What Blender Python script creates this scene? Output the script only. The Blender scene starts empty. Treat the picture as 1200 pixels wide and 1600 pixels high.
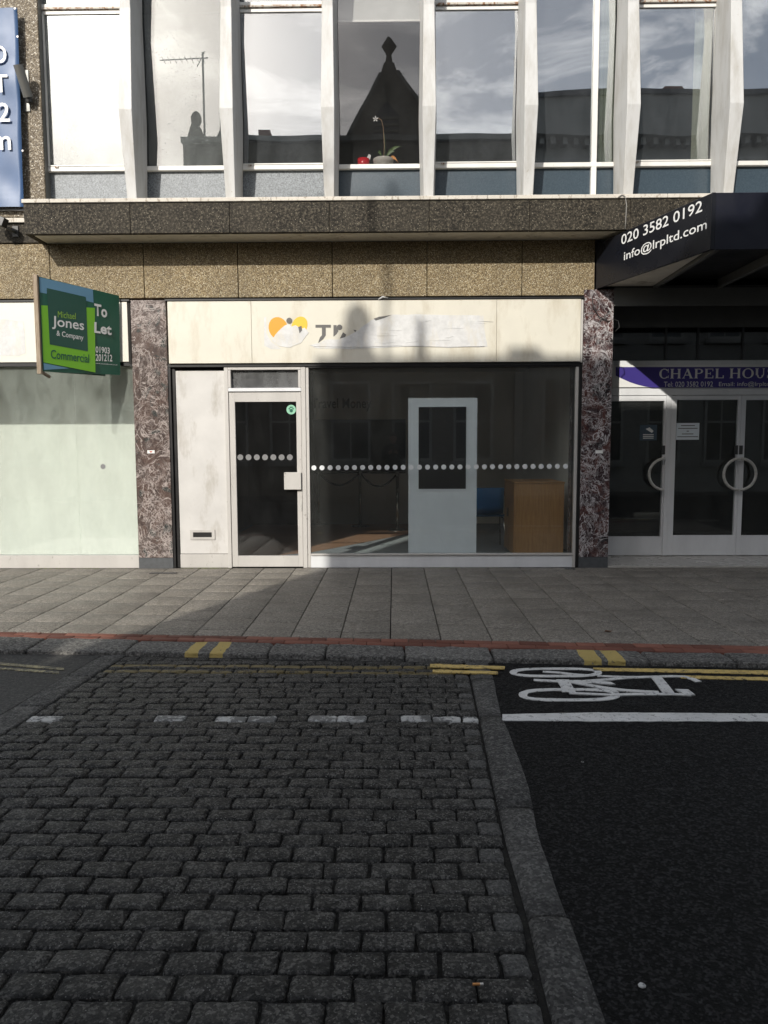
import bpy, bmesh, math, random
from mathutils import Vector, Matrix
random.seed(7)
R = math.radians
SC = bpy.context.scene
COL = SC.collection

# ------------------------------------------------------------------ camera
D, H, FPX = 8.5, 1.412, 1150.0
YAW, PITCH, ROLL = R(-0.79), R(5.09), R(-0.21)
fw = Vector((math.sin(YAW)*math.cos(PITCH), math.cos(YAW)*math.cos(PITCH), -math.sin(PITCH)))
rt0 = Vector((math.cos(YAW), -math.sin(YAW), 0)); up0 = rt0.cross(fw)
rt = math.cos(ROLL)*rt0 + math.sin(ROLL)*up0
up = -math.sin(ROLL)*rt0 + math.cos(ROLL)*up0
CAM = Vector((0, -D, H))
cd = bpy.data.cameras.new('camera'); cam = bpy.data.objects.new('camera', cd); COL.objects.link(cam)
m = Matrix((rt, up, -fw)).transposed().to_4x4(); m.translation = CAM
cam.matrix_world = m
cd.sensor_fit = 'VERTICAL'; cd.sensor_height = 36.0; cd.sensor_width = 27.0
cd.lens = FPX/1600*36; cd.clip_start = 0.02; cd.clip_end = 500
SC.camera = cam

# ------------------------------------------------------------------ light
SUN = Vector((-0.41, -1.0, 0.62)).normalized()      # towards the sun
SUN_EL = math.asin(SUN.z); SUN_AZ = math.atan2(SUN.x, SUN.y)
world = bpy.data.worlds.new('World'); SC.world = world; world.use_nodes = True
nt = world.node_tree; nt.nodes.clear()
wo = nt.nodes.new('ShaderNodeOutputWorld'); bg = nt.nodes.new('ShaderNodeBackground')
sky = nt.nodes.new('ShaderNodeTexSky'); sky.sky_type = 'NISHITA'; sky.sun_disc = False
sky.sun_elevation = SUN_EL; sky.sun_rotation = SUN_AZ
sky.air_density = 1.0; sky.dust_density = 1.6; sky.ozone_density = 1.0
bg.inputs['Strength'].default_value = 0.15
tc = nt.nodes.new('ShaderNodeTexCoord')
mp = nt.nodes.new('ShaderNodeMapping'); mp.inputs['Scale'].default_value = (2.2, 3.0, 6.5)
mp.inputs['Rotation'].default_value = (0.3, 0.5, 0.4)
n1 = nt.nodes.new('ShaderNodeTexNoise'); n1.inputs['Scale'].default_value = 1.9; n1.inputs['Detail'].default_value = 8
n1.inputs['Roughness'].default_value = 0.62; n1.inputs['Distortion'].default_value = 0.6
cr = nt.nodes.new('ShaderNodeValToRGB'); cr.color_ramp.elements[0].position = 0.49; cr.color_ramp.elements[1].position = 0.70
cr.color_ramp.elements[0].color = (0, 0, 0, 1); cr.color_ramp.elements[1].color = (.9, .9, .9, 1)
mx = nt.nodes.new('ShaderNodeMix'); mx.data_type = 'RGBA'
br = nt.nodes.new('ShaderNodeMix'); br.data_type = 'RGBA'; br.blend_type = 'ADD'; br.inputs[0].default_value = 1.0
br.inputs[7].default_value = (11.5, 11.0, 10.2, 1)
L = nt.links.new
L(tc.outputs['Generated'], mp.inputs[0]); L(mp.outputs[0], n1.inputs['Vector']); L(n1.outputs['Fac'], cr.inputs[0])
hs = nt.nodes.new('ShaderNodeHueSaturation'); hs.inputs['Saturation'].default_value = .62; L(sky.outputs[0], hs.inputs['Color'])
L(hs.outputs[0], br.inputs[6])
L(cr.outputs[0], mx.inputs[0]); L(hs.outputs[0], mx.inputs[6]); L(br.outputs[2], mx.inputs[7])
L(mx.outputs[2], bg.inputs['Color']); L(bg.outputs[0], wo.inputs[0])
sd = bpy.data.lights.new('sun', 'SUN'); sd.energy = 3.45; sd.angle = R(0.53); sd.color = (1.0, 0.95, 0.87)
so = bpy.data.objects.new('sun', sd); COL.objects.link(so)
so.rotation_euler = SUN.to_track_quat('Z', 'Y').to_euler(); so.location = (-8, -20, 14)
SC.view_settings.view_transform = 'Standard'; SC.view_settings.look = 'None'
SC.view_settings.exposure = 0.25; SC.view_settings.gamma = 1; SC.view_settings.use_curve_mapping = False
SC.render.engine = 'CYCLES'
SC.cycles.max_bounces = 10; SC.cycles.transparent_max_bounces = 16; SC.cycles.glossy_bounces = 5
SC.cycles.caustics_reflective = False; SC.cycles.caustics_refractive = False
SC.cycles.sample_clamp_indirect = 4.0
SC.cycles.use_denoising = True

# ------------------------------------------------------------------ geometry helpers
def ray(px, py):
    return fw + (px-600)/FPX*rt - (py-800)/FPX*up
def fp(px, py, y=0.0):                 # point of the vertical plane at depth y
    d = ray(px, py); t = (D+y)/d.y
    return d.x*t, H+d.z*t
def gp(px, py, z=0.0):                 # point of the level plane at height z
    d = ray(px, py); t = (z-H)/d.z
    return d.x*t, -D+d.y*t
def plane_hit(px, py, p0, n):
    d = ray(px, py); t = (Vector(p0)-CAM).dot(n)/d.dot(n)
    return CAM + d*t

class MB:
    def __init__(s): s.v = []; s.f = []; s.m = []; s.smooth = False
    def add(s, vs, fs, mi=0):
        o = len(s.v); s.v += [tuple(v) for v in vs]
        for f in fs: s.f.append(tuple(i+o for i in f)); s.m.append(mi)
        return s
    def box(s, x0, x1, y0, y1, z0, z1, mi=0):
        vs = [(x, y, z) for z in (z0, z1) for y in (y0, y1) for x in (x0, x1)]
        return s.add(vs, [(0,2,3,1),(4,5,7,6),(0,1,5,4),(2,6,7,3),(0,4,6,2),(1,3,7,5)], mi)
    def prism(s, pts, h, mi=0):         # pts: 3-D ring (anticlockwise seen from the +h side), h vector
        n = len(pts); h = Vector(h); a = [Vector(p) for p in pts]; b = [p+h for p in a]
        fs = [tuple(range(n))[::-1], tuple(range(n, 2*n))] + [(i, (i+1) % n, n+(i+1) % n, n+i) for i in range(n)]
        return s.add(a+b, fs, mi)
    def tube(s, p, q, r, r2=None, n=10, mi=0):
        p = Vector(p); q = Vector(q); r2 = r if r2 is None else r2; d = (q-p).normalized()
        a = d.orthogonal().normalized(); b = d.cross(a)
        A = [p+(a*math.cos(t)+b*math.sin(t))*r for t in [2*math.pi*i/n for i in range(n)]]
        B = [q+(a*math.cos(t)+b*math.sin(t))*r2 for t in [2*math.pi*i/n for i in range(n)]]
        return s.add(A+B, [tuple(range(n))[::-1], tuple(range(n, 2*n))]+[(i, (i+1) % n, n+(i+1) % n, n+i) for i in range(n)], mi)
    def path(s, pts, r, n=8, mi=0):
        pts = [Vector(p) for p in pts]; rings = []; a = None
        for i, p in enumerate(pts):
            d = (pts[min(i+1, len(pts)-1)]-pts[max(i-1, 0)]).normalized()
            if a is None: a = d.orthogonal().normalized()
            else: a = (a-d*a.dot(d)).normalized()
            b = d.cross(a); rr = r[i] if isinstance(r, (list, tuple)) else r
            rings.append([p+(a*math.cos(t)+b*math.sin(t))*rr for t in [2*math.pi*k/n for k in range(n)]])
        vs = [v for g in rings for v in g]; fs = []
        for i in range(len(pts)-1):
            for k in range(n): fs.append((i*n+k, i*n+(k+1) % n, (i+1)*n+(k+1) % n, (i+1)*n+k))
        fs += [tuple(range(n))[::-1], tuple(range((len(pts)-1)*n, len(pts)*n))]
        return s.add(vs, fs, mi)
    def lathe(s, c, prof, n=20, mi=0):  # prof: (radius, z) list, from the bottom to the top
        c = Vector(c); vs = []; fs = []
        for r, z in prof:
            for k in range(n): vs.append(c+Vector((r*math.cos(2*math.pi*k/n), r*math.sin(2*math.pi*k/n), z)))
        for i in range(len(prof)-1):
            for k in range(n): fs.append((i*n+k, i*n+(k+1) % n, (i+1)*n+(k+1) % n, (i+1)*n+k))
        fs += [tuple(range(n))[::-1], tuple(range((len(prof)-1)*n, len(prof)*n))]
        return s.add(vs, fs, mi)
    def mesh(s, name, mats, bevel=0.0, smooth=False):
        me = bpy.data.meshes.new(name); me.from_pydata(s.v, [], s.f)
        if not isinstance(mats, (list, tuple)): mats = [mats]
        for q in mats: me.materials.append(q)
        me.polygons.foreach_set('material_index', s.m)
        if bevel > 0:
            bm = bmesh.new(); bm.from_mesh(me)
            bmesh.ops.bevel(bm, geom=bm.edges[:], offset=bevel, segments=1, affect='EDGES', clamp_overlap=True)
            bm.to_mesh(me); bm.free()
        if smooth: me.polygons.foreach_set('use_smooth', [True]*len(me.polygons))
        me.update()
        return me
    def obj(s, name, mats, parent=None, bevel=0.0, smooth=False, label=None, kind=None):
        return link(name, s.mesh(name, mats, bevel, smooth), parent, label, kind)

def link(name, me, parent=None, label=None, kind=None, loc=None):
    o = bpy.data.objects.new(name, me); COL.objects.link(o)
    if loc is not None: o.location = loc
    if parent is not None:
        o.parent = parent
        if loc is None:
            w = parent
            off = Vector((0, 0, 0))
            while w is not None: off += w.location; w = w.parent
            o.location = -off       # geometry is given in world metres
    if label: o['label'] = label
    if kind: o['kind'] = kind
    return o
def thing(name, label, cat, loc=(0, 0, 0), group=None):
    o = bpy.data.objects.new(name, None); COL.objects.link(o); o.location = loc; o.empty_display_size = .2
    o['label'] = label; o['category'] = cat
    if group: o['group'] = group
    return o
def tag(o, label, cat, group=None):
    o['label'] = label; o['category'] = cat
    if group: o['group'] = group
    return o
def structure(o): o['kind'] = 'structure'; return o

# ------------------------------------------------------------------ materials
class NT:
    def __init__(s, name):
        s.mat = bpy.data.materials.new(name); s.mat.use_nodes = True; s.t = s.mat.node_tree
        s.t.nodes.clear(); s.out = s.t.nodes.new('ShaderNodeOutputMaterial')
    def n(s, kind, props=None, **ins):
        nd = s.t.nodes.new('ShaderNode'+kind)
        for k, v in (props or {}).items(): setattr(nd, k, v)
        for k, v in ins.items():
            k = k.replace('_', ' ')
            sk = nd.inputs[int(k[1:])] if k[0] == 'i' and k[1:].isdigit() else nd.inputs[k]
            s.set(sk, v)
        return nd
    def set(s, sk, v):
        if isinstance(v, bpy.types.NodeSocket): s.t.links.new(v, sk)
        elif isinstance(v, bpy.types.Node): s.t.links.new(v.outputs[0], sk)
        else:
            if isinstance(v, tuple) and len(v) == 3 and sk.type == 'RGBA': v = (*v, 1)
            sk.default_value = v
    def pos(s, scale=(1, 1, 1)):
        g = s.n('NewGeometry'); mp = s.n('Mapping', Vector=g.outputs['Position'], Scale=scale); return mp.outputs[0]
    def noise(s, scale, detail=4, rough=.55, vec=None, dist=0.0):
        return s.n('TexNoise', Vector=vec or s.pos(), Scale=scale, Detail=detail, Roughness=rough, Distortion=dist).outputs['Fac']
    def ramp(s, fac, stops, interp='LINEAR'):
        r = s.n('ValToRGB', Fac=fac); r.color_ramp.interpolation = interp
        e = r.color_ramp.elements
        while len(e) < len(stops): e.new(.5)
        for el, (p, c) in zip(e, stops):
            el.position = p; el.color = (*c, 1) if isinstance(c, tuple) else (c, c, c, 1)
        return r.outputs[0]
    def mix(s, f, a, b, mode='MIX'):
        nd = s.n('Mix', {'data_type': 'RGBA', 'blend_type': mode}, i0=f, i6=a, i7=b); return nd.outputs[2]
    def math(s, op, a, b=0.0, clamp=False):
        nd = s.n('Math', {'operation': op, 'use_clamp': clamp}, i0=a, i1=b); return nd.outputs[0]
    def bump(s, h, strength=.5, dist=.01, normal=None):
        nd = s.n('Bump', Height=h, Strength=strength, Distance=dist)
        if normal is not None: s.set(nd.inputs['Normal'], normal)
        return nd.outputs[0]
    def bsdf(s, color, rough=.6, metal=0.0, normal=None, spec=.5, **kw):
        b = s.n('BsdfPrincipled', **{'Base_Color': color, 'Roughness': rough, 'Metallic': metal})
        b.inputs['Specular IOR Level'].default_value = spec if not isinstance(spec, bpy.types.NodeSocket) else .5
        if normal is not None: s.set(b.inputs['Normal'], normal)
        for k, v in kw.items(): s.set(b.inputs[k.replace('_', ' ')], v)
        s.t.links.new(b.outputs[0], s.out.inputs[0]); return s.mat

def simple(name, col, rough=.55, metal=0.0, var=.12, scale=6, bump=.0, spec=.5, dirt=None):
    t = NT(name); n = t.noise(scale, 5, .6)
    c2 = tuple(max(0, x*(1-var)) for x in col)
    c = t.mix(t.ramp(n, [(.35, 0.0), (.65, 1.0)]), col, c2)
    if dirt:
        n2 = t.noise(dirt[1], 6, .7, t.pos((1, 1, .35)))
        c = t.mix(t.ramp(n2, [(dirt[2], 0.0), (dirt[2]+.22, 1.0)]), c, dirt[0])
    nrm = t.bump(t.noise(scale*14, 4), bump, .004) if bump else None
    return t.bsdf(c, t.ramp(n, [(.3, max(0, rough-.07)), (.7, min(1, rough+.07))]), metal, nrm, spec)

def pebbledash(name, cols, scale=95, gap=(.05, .045, .035)):
    t = NT(name); v = t.n('TexVoronoi', {'feature': 'F1'}, Vector=t.pos(), Scale=scale, Randomness=1.0)
    e = t.n('TexVoronoi', {'feature': 'DISTANCE_TO_EDGE'}, Vector=t.pos(), Scale=scale, Randomness=1.0)
    sep = t.n('SeparateColor', Color=v.outputs['Color'])
    c = t.ramp(sep.outputs[0], cols)
    c = t.mix(t.ramp(e.outputs[0], [(.03, 1.0), (.13, 0.0)]), c, gap)
    st = t.noise(2.0, 5, .65, t.pos((1, 1, .5)))
    c = t.mix(t.ramp(st, [(.35, 0.0), (.75, .45)]), c, (.10, .085, .06))
    h = t.ramp(v.outputs['Distance'], [(0.0, 1.0), (.55, 0.0)])
    return t.bsdf(c, .62, 0, t.bump(h, .9, .006), .4)
M = {}
M['pebble'] = pebbledash('ochre_pebbledash', [(0.0, (.13, .09, .045)), (.4, (.36, .27, .14)), (.75, (.50, .40, .23)), (1.0, (.72, .64, .46))], 98, (.09, .065, .035))
M['pebble_grey'] = pebbledash('grey_pebbledash', [(0.0, (.13, .10, .065)), (.5, (.25, .205, .14)), (.8, (.40, .34, .25)), (1.0, (.75, .70, .60))], 72, (.07, .055, .04))
def terrazzo():
    t = NT('terrazzo_ledge'); n = t.noise(42, 7, .8)
    c = t.ramp(n, [(.42, (.008, .007, .005)), (.52, (.034, .029, .021)), (.62, (.12, .102, .074))])
    v = t.n('TexVoronoi', {'feature': 'F1'}, Vector=t.pos(), Scale=45)
    sp = t.ramp(v.outputs['Distance'], [(.10, 1.0), (.17, 0.0)]); sc = t.n('SeparateColor', Color=v.outputs['Color'])
    sp = t.math('MULTIPLY', sp, t.ramp(sc.outputs[1], [(.66, 0.0), (.72, 1.0)]))
    c = t.mix(sp, c, (.42, .38, .30))
    st = t.noise(3, 5, .6, t.pos((1, 1, .3)))
    c = t.mix(t.ramp(st, [(.45, 0.0), (.75, .35)]), c, (.06, .052, .039))
    return t.bsdf(c, .7, 0, t.bump(n, .25, .003), .2)
M['terrazzo'] = terrazzo()
def marble(name, base, alt, green, vein, amount):
    t = NT(name); p = t.pos()
    def threads(scale, width, dist, seed, detail=5):
        mpn = t.n('Mapping', Vector=p, Location=(seed, seed*1.7, -seed), Scale=(1, 1, .8))
        nn = t.n('TexNoise', Vector=mpn.outputs[0], Scale=scale, Detail=detail, Roughness=.62, Distortion=dist).outputs['Fac']
        d = t.math('ABSOLUTE', t.math('SUBTRACT', nn, .5))
        return t.ramp(d, [(0.0, 1.0), (width, 0.0)])
    c = t.mix(t.ramp(t.noise(4.5, 4, .6, dist=1.5), [(.42, 0.0), (.60, 1.0)]), base, alt)
    blk = t.noise(2.6, 3, .6, dist=2.5)
    c = t.mix(t.ramp(blk, [(.60, 0.0), (.64, .9)]), c, green)
    c = t.mix(t.ramp(t.noise(22, 5, .7, dist=1.0), [(.5, 0.0), (.7, .3)]), c, tuple(min(1, x*2.0) for x in base))
    dens = t.ramp(t.noise(3.1, 4, .6, dist=1.0), [(.40, .12), (.58, 1.0)])
    v = t.math('MULTIPLY', threads(3.0, .020, 1.6, 3.1, 4), .9)
    v2 = t.math('MULTIPLY', threads(5.5, .030, 2.0, 9.7, 4), dens)
    v3 = t.math('MULTIPLY', threads(11, .035, 1.6, 5.3, 4), t.math('MULTIPLY', dens, .7))
    v4 = t.math('MULTIPLY', threads(22, .035, 1.0, 1.3, 3), t.math('MULTIPLY', dens, .35))
    f = t.math('MULTIPLY', t.math('MAXIMUM', t.math('MAXIMUM', v, v2), t.math('MAXIMUM', v3, v4)), amount)
    c = t.mix(f, c, vein)
    return t.bsdf(c, .22, 0, None, .5)
M['marble'] = marble('brown_marble', (.062, .046, .041), (.092, .062, .052), (.030, .038, .036), (.50, .44, .41), .85)
M['marble_dark'] = marble('purple_marble', (.035, .020, .022), (.085, .032, .026), (.014, .013, .015), (.66, .64, .64), .85)
M['plinth'] = simple('slate_plinth', (.085, .09, .095), .5, var=.25, scale=20)
M['cream'] = simple('cream_fascia_paint', (.68, .65, .555), .38, var=.07, scale=3, dirt=((.50, .45, .35), 3.2, .50))
M['cream_left'] = simple('pale_fascia_paint', (.74, .71, .62), .35, var=.05, scale=3, dirt=((.55, .50, .40), 2.5, .62))
M['vinyl'] = simple('white_vinyl', (.66, .66, .65), .45, var=.16, scale=14, bump=.6, dirt=((.60, .57, .50), 8, .5))
def finpaint():
    t = NT('off_white_fin_paint'); p = t.pos((1, 1, .22)); n = t.noise(7, 7, .68, p); c = t.mix(t.ramp(n, [(.44, 0.0), (.72, .75)]), (.53, .53, .52), (.33, .31, .27))
    n2 = t.noise(34, 4, .7); c = t.mix(t.ramp(n2, [(.66, 0.0), (.72, .8)]), c, (.30, .24, .18))
    return t.bsdf(c, .55, 0, t.bump(t.noise(90, 3), .12, .002))
M['fin'] = finpaint()
def framepaint(name, col, under, rough=.45, thr=.6):
    t = NT(name); n = t.noise(24, 7, .72, t.pos((1, 1, .5))); c = t.mix(t.ramp(n, [(thr, 0.0), (thr+.05, 1.0)]), col, under)
    s = t.noise(4, 5, .6, t.pos((1, 1, .3))); c = t.mix(t.ramp(s, [(.4, 0.0), (.75, .4)]), c, tuple(x*.62 for x in col))
    return t.bsdf(c, rough, 0, t.bump(n, .2, .002))
M['frame'] = framepaint('peeling_white_frame', (.74, .73, .69), (.34, .25, .17), .45, .66)
M['rust'] = framepaint('rusty_rail', (.50, .47, .42), (.22, .10, .04), .6, .50)
M['capstone'] = framepaint('weathered_capstone', (.60, .56, .49), (.33, .28, .22), .7, .55)
M['alu'] = framepaint('worn_aluminium', (.52, .50, .47), (.30, .28, .25), .38, .62)
M['alu_white'] = framepaint('white_aluminium', (.72, .73, .74), (.4, .4, .4), .35, .72)
M['greypanel'] = simple('stained_white_panel', (.60, .585, .56), .5, var=.12, scale=2.5, dirt=((.34, .31, .26), 3.5, .55))
M['black'] = simple('black_trim', (.012, .012, .012), .4)
M['dark'] = simple('dark_joint', (.02, .018, .016), .9)
M['soffit'] = simple('pale_soffit', (.80, .76, .66), .7, dirt=((.30, .25, .18), 5, .55))
M['room'] = simple('room_plaster', (.60, .61, .61), .85, var=.1, scale=2)
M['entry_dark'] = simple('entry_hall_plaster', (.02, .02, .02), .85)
M['room_dark'] = simple('shaded_room_plaster', (.07, .07, .07), .85, var=.2, scale=2)  # room plaster darkened in its colour to read as unlit
M['wall_white'] = simple('white_plaster', (.82, .80, .76), .7, var=.08, scale=2)
M['board'] = simple('pale_green_hoarding', (.80, .82, .77), .55, var=.05, scale=1.6, dirt=((.71, .74, .68), 1.2, .50))
M['white_board'] = simple('white_melamine', (.82, .85, .90), .35, var=.04)
M['steel'] = simple('brushed_steel', (.5, .49, .46), .25, 1.0)
M['rope'] = simple('black_rope', (.012, .012, .012), .8, bump=.4, scale=20)
M['wood'] = None
def woodmat(name, a, b, sc=(30, 30, 1.5), rough=.45):
    t = NT(name); n = t.noise(2.2, 5, .6, t.pos(sc)); return t.bsdf(t.ramp(n, [(.3, a), (.7, b)]), rough)
M['oak'] = woodmat('oak_veneer', (.34, .17, .06), (.48, .26, .10))
M['post_wood'] = woodmat('weathered_wood', (.20, .15, .10), (.38, .31, .23), (40, 40, 3), .8)
M['floor_wood'] = woodmat('brown_floor_boards', (.34, .19, .11), (.46, .27, .17), (2, 30, 30), .5)
M['blue_plastic'] = simple('blue_plastic', (.01, .16, .42), .4)
def carpet():
    t = NT('blue_grey_carpet'); n = t.noise(130, 3); c = t.ramp(n, [(.35, (.16, .18, .20)), (.65, (.48, .50, .51))])
    return t.bsdf(c, .95, 0, t.bump(n, .6, .004), .1)
M['carpet'] = carpet()
M['lamp'] = simple('frosted_lamp_cover', (.8, .8, .78), .4)

def glass(name, dirt=.04, dcol=(.6, .62, .6), haze=0.0, tint=(.93, .95, .94), refl=1.0, hrough=.22, spots=0.0, wob=0.0):
    t = NT(name); lw = t.n('LayerWeight', Blend=.5).outputs['Facing']
    fr = t.math('ADD', t.math('MULTIPLY', t.math('POWER', lw, 5.0), .96), .04)
    fac = t.math('MULTIPLY', fr, refl, True)
    tr = t.n('BsdfTransparent', Color=tint)
    gl = t.n('BsdfGlossy', Roughness=0.0, Color=(1, 1, 1))
    if wob:
        nb = t.bump(t.noise(1.3, 1, .4), 1.0, wob); t.set(gl.inputs['Normal'], nb)
    a = t.n('MixShader', i0=fac, i1=tr, i2=gl)
    n = t.noise(5, 6, .65, t.pos((1, 1, .45)))
    df = t.n('BsdfDiffuse', Color=dcol)
    dfac = t.math('MULTIPLY', t.ramp(n, [(.3, .5), (.75, 1.6)]), dirt)
    if spots:
        v = t.n('TexVoronoi', {'feature': 'F1'}, Vector=t.pos(), Scale=38)
        sp = t.math('MULTIPLY', t.ramp(v.outputs['Distance'], [(.12, 1.0), (.26, 0.0)]), t.ramp(t.noise(3.2, 3), [(.5, 0.0), (.62, spots)]))
        dfac = t.math('ADD', dfac, sp, True)
    b = t.n('MixShader', i0=dfac, i1=a, i2=df)
    if haze:
        hz = t.n('BsdfGlossy', Roughness=hrough, Color=(.92, .97, 1))
        b = t.n('MixShader', i0=t.math('MULTIPLY', t.ramp(n, [(.25, .5), (.8, 1.5)]), haze), i1=b, i2=hz)
    t.set(t.out.inputs[0], b); return t.mat
M['glass'] = glass('shop_glass', .022, (.55, .56, .54), refl=1.0)
M['glass_door'] = glass('dark_door_glass', .008, (.5, .5, .5), tint=(.84, .85, .85))
M['glass_up'] = glass('upper_window_glass', .03, (.5, .52, .55), haze=.004, refl=4.6, tint=(.72, .76, .78), wob=.002)
M['glass_dirty'] = glass('dirty_window_glass', .16, (.62, .64, .62), haze=.022, refl=2.6, hrough=.20, tint=(.7, .72, .7), spots=.35)
M['glass_speck'] = glass('speckled_window_glass', .08, (.50, .53, .53), haze=.003, refl=2.6, hrough=.25, tint=(.7, .72, .7), spots=.35)
M['glass_plain'] = glass('blinded_window_glass', .01, (.5, .5, .5), haze=.0, refl=1.2, tint=(.86, .86, .86), wob=.002)
def spandrel(name, a, b, rough):
    t = NT(name); n = t.noise(60, 6, .85); c = t.ramp(n, [(.38, a), (.66, b)])
    return t.bsdf(c, rough, 0, t.bump(n, .5, .003), .6)
M['spandrel'] = spandrel('blue_grey_spandrel_glass', (.028, .045, .062), (.055, .08, .10), .28)
M['spandrel_sparkle'] = spandrel('painted_sparkle_spandrel_glass', (.03, .04, .052), (.27, .30, .32), .45)  # sparkle put into the colour as pale flecks
M['curtain_green'] = simple('olive_curtain', (.36, .35, .20), .8, var=.2, scale=8)
M['curtain_cream'] = simple('cream_curtain', (.66, .58, .40), .8, var=.1, scale=8)
M['blind'] = simple('pale_roller_blind', (.55, .56, .54), .8)

# ground
def stone(name, stops, scale=60, speck=.5, rough=.75, bumps=.6, bd=.006, big=.3, paint=None, spec=.35, cell=0, gum=0):
    t = NT(name); n = t.noise(scale*.42, 9, .82); g = t.n('NewGeometry'); oi = t.n('ObjectInfo')
    rnd = t.math('FRACT', t.math('ADD', g.outputs['Random Per Island'], oi.outputs['Random']))
    c = t.ramp(n, stops)
    c = t.mix(big, c, t.ramp(rnd, [(0.0, tuple(x*.5 for x in stops[0][1])), (.5, stops[1][1]), (1.0, tuple(min(1, x*1.25) for x in stops[-1][1]))]))
    bign = t.noise(1.4, 4, .6); c = t.mix(t.ramp(bign, [(.35, 0.0), (.7, .35)]), c, tuple(x*.55 for x in stops[1][1]))
    if cell:
        cv = t.n('TexVoronoi', {'feature': 'F1'}, Vector=t.pos(), Scale=cell); cs = t.n('SeparateColor', Color=cv.outputs['Color'])
        c = t.mix(.62, c, t.ramp(t.math('MULTIPLY', cs.outputs[0], t.ramp(n, [(.35, .5), (.6, 1.0)])), [(0.0, tuple(x*.4 for x in stops[0][1])), (.45, stops[1][1]), (.8, stops[2][1])]))
    if gum:
        gv = t.n('TexVoronoi', {'feature': 'F1'}, Vector=t.pos(), Scale=5.5); gs = t.n('SeparateColor', Color=gv.outputs['Color'])
        gk = t.math('MULTIPLY', t.ramp(t.math('ADD', gv.outputs['Distance'], t.math('MULTIPLY', t.noise(20, 2), .05)), [(.08, .6), (.11, 0.0)]), t.ramp(gs.outputs[0], [(.45, 0.0), (.5, 1.0)]))
        c = t.mix(gk, c, (.05, .047, .043))
        c = t.mix(t.ramp(t.noise(1.1, 6, .7), [(.50, 0.0), (.64, .55)]), c, tuple(x*.5 for x in stops[1][1]))
    v = t.n('TexVoronoi', {'feature': 'F1'}, Vector=t.pos(), Scale=120)
    sc = t.n('SeparateColor', Color=v.outputs['Color'])
    sp = t.math('MULTIPLY', t.ramp(v.outputs['Distance'], [(.16, 1.0), (.3, 0.0)]), t.ramp(sc.outputs[0], [(.80, 0.0), (.86, speck)]))
    c = t.mix(sp, c, (.5, .49, .46))
    if paint:
        ps = t.n('SeparateXYZ', Vector=g.outputs['Position'])
        wob = t.math('MULTIPLY', t.math('SUBTRACT', t.noise(9, 4), .5), .03)
        for kind, a0, b0, hw, col, wear in paint:
            if kind == 'y':       # a line along the street: y = a0 + b0*x
                d = t.math('SUBTRACT', ps.outputs[1], t.math('ADD', t.math('MULTIPLY', ps.outputs[0], b0), a0))
            else:                 # a line across the kerb: x = a0 + b0*y
                d = t.math('SUBTRACT', ps.outputs[0], t.math('ADD', t.math('MULTIPLY', ps.outputs[1], b0), a0))
            d = t.math('ABSOLUTE', t.math('ADD', d, wob))
            k = t.math('LESS_THAN', d, hw)
            k = t.math('MULTIPLY', k, t.ramp(t.noise(22, 6, .7), [(wear, 1.0), (wear+.08, 0.0)]))
            c = t.mix(k, c, col)
    h = t.math('ADD', t.math('MULTIPLY', t.noise(scale*.28, 6, .65), 2.2), n)
    return t.bsdf(c, t.ramp(n, [(.3, rough-.12), (.7, rough+.1)]), 0, t.bump(h, bumps, bd), spec)
YEL = (.62, .44, .12)
YP = []
for (pa, pb, w_) in (((300, 1041), (690, 1044), .55), ((300, 1050), (690, 1053), .54)):
    a_, b_ = gp(*pa, -.028), gp(*pb, -.028); sl_ = (b_[1]-a_[1])/(b_[0]-a_[0]); YP.append(('y', a_[1]-sl_*a_[0], sl_, .026, (.30, .24, .11), w_))
M['sett'] = stone('granite_sett', [(.40, (.010, .010, .0095)), (.5, (.047, .0455, .042)), (.58, (.29, .28, .255))], 62, .9, .58, 1.0, .06, .32, cell=150,
                  paint=YP)
M['sett_painted'] = stone('sett_with_white_paint', [(.485, (.05, .05, .048)), (.51, (.44, .44, .42)), (.7, (.55, .55, .52))], 22, 0, .7, .6, .008, .1)
M['sett_light'] = stone('light_granite_sett', [(.3, (.06, .06, .056)), (.5, (.12, .118, .11)), (.72, (.22, .215, .20))], 62, .8, .7, .9, .03, .25, cell=150)
M['slab'] = stone('concrete_paving', [(.40, (.085, .075, .060)), (.5, (.200, .180, .150)), (.60, (.34, .315, .275))], 55, .4, .6, .5, .012, .18, gum=1, cell=110)
M['brick'] = stone('red_paving_brick', [(.3, (.10, .035, .024)), (.5, (.16, .058, .038)), (.72, (.23, .10, .07))], 50, .2, .75, .4, .004, .5)
M['bed'] = stone('joint_grit', [(.4, (.006, .006, .0055)), (.5, (.014, .0135, .012)), (.6, (.035, .034, .028))], 60, .1, .95, .6, .006, .1)
M['strip'] = stone('granite_strip', [(.38, (.04, .04, .038)), (.5, (.095, .093, .088)), (.60, (.25, .245, .228))], 45, .5, .78, 1.0, .03, .3, cell=110)
M['asphalt'] = stone('asphalt', [(.40, (.0015, .0015, .0017)), (.50, (.0050, .0051, .0053)), (.60, (.060, .061, .062))], 85, .0, .70, 1.0, .020, .0, spec=.12, cell=120)
M['asphalt_old'] = stone('old_asphalt', [(.38, (.018, .018, .017)), (.5, (.048, .047, .044)), (.62, (.12, .118, .11))], 85, .4, .8, .9, .008, .0)
def roadpaint(name, col, thr):
    t = NT(name); n = t.noise(30, 8, .85); c = t.mix(t.ramp(n, [(thr-.06, 0.0), (thr, 1.0)]), col, (.03, .03, .03))
    c = t.mix(t.ramp(t.noise(7, 5, .6), [(.4, 0.0), (.7, .45)]), c, tuple(x*.6 for x in col))
    return t.bsdf(c, .65, 0, t.bump(n, .5, .004))
M['road_white'] = roadpaint('white_road_paint', (.60, .60, .58), .61)
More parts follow.
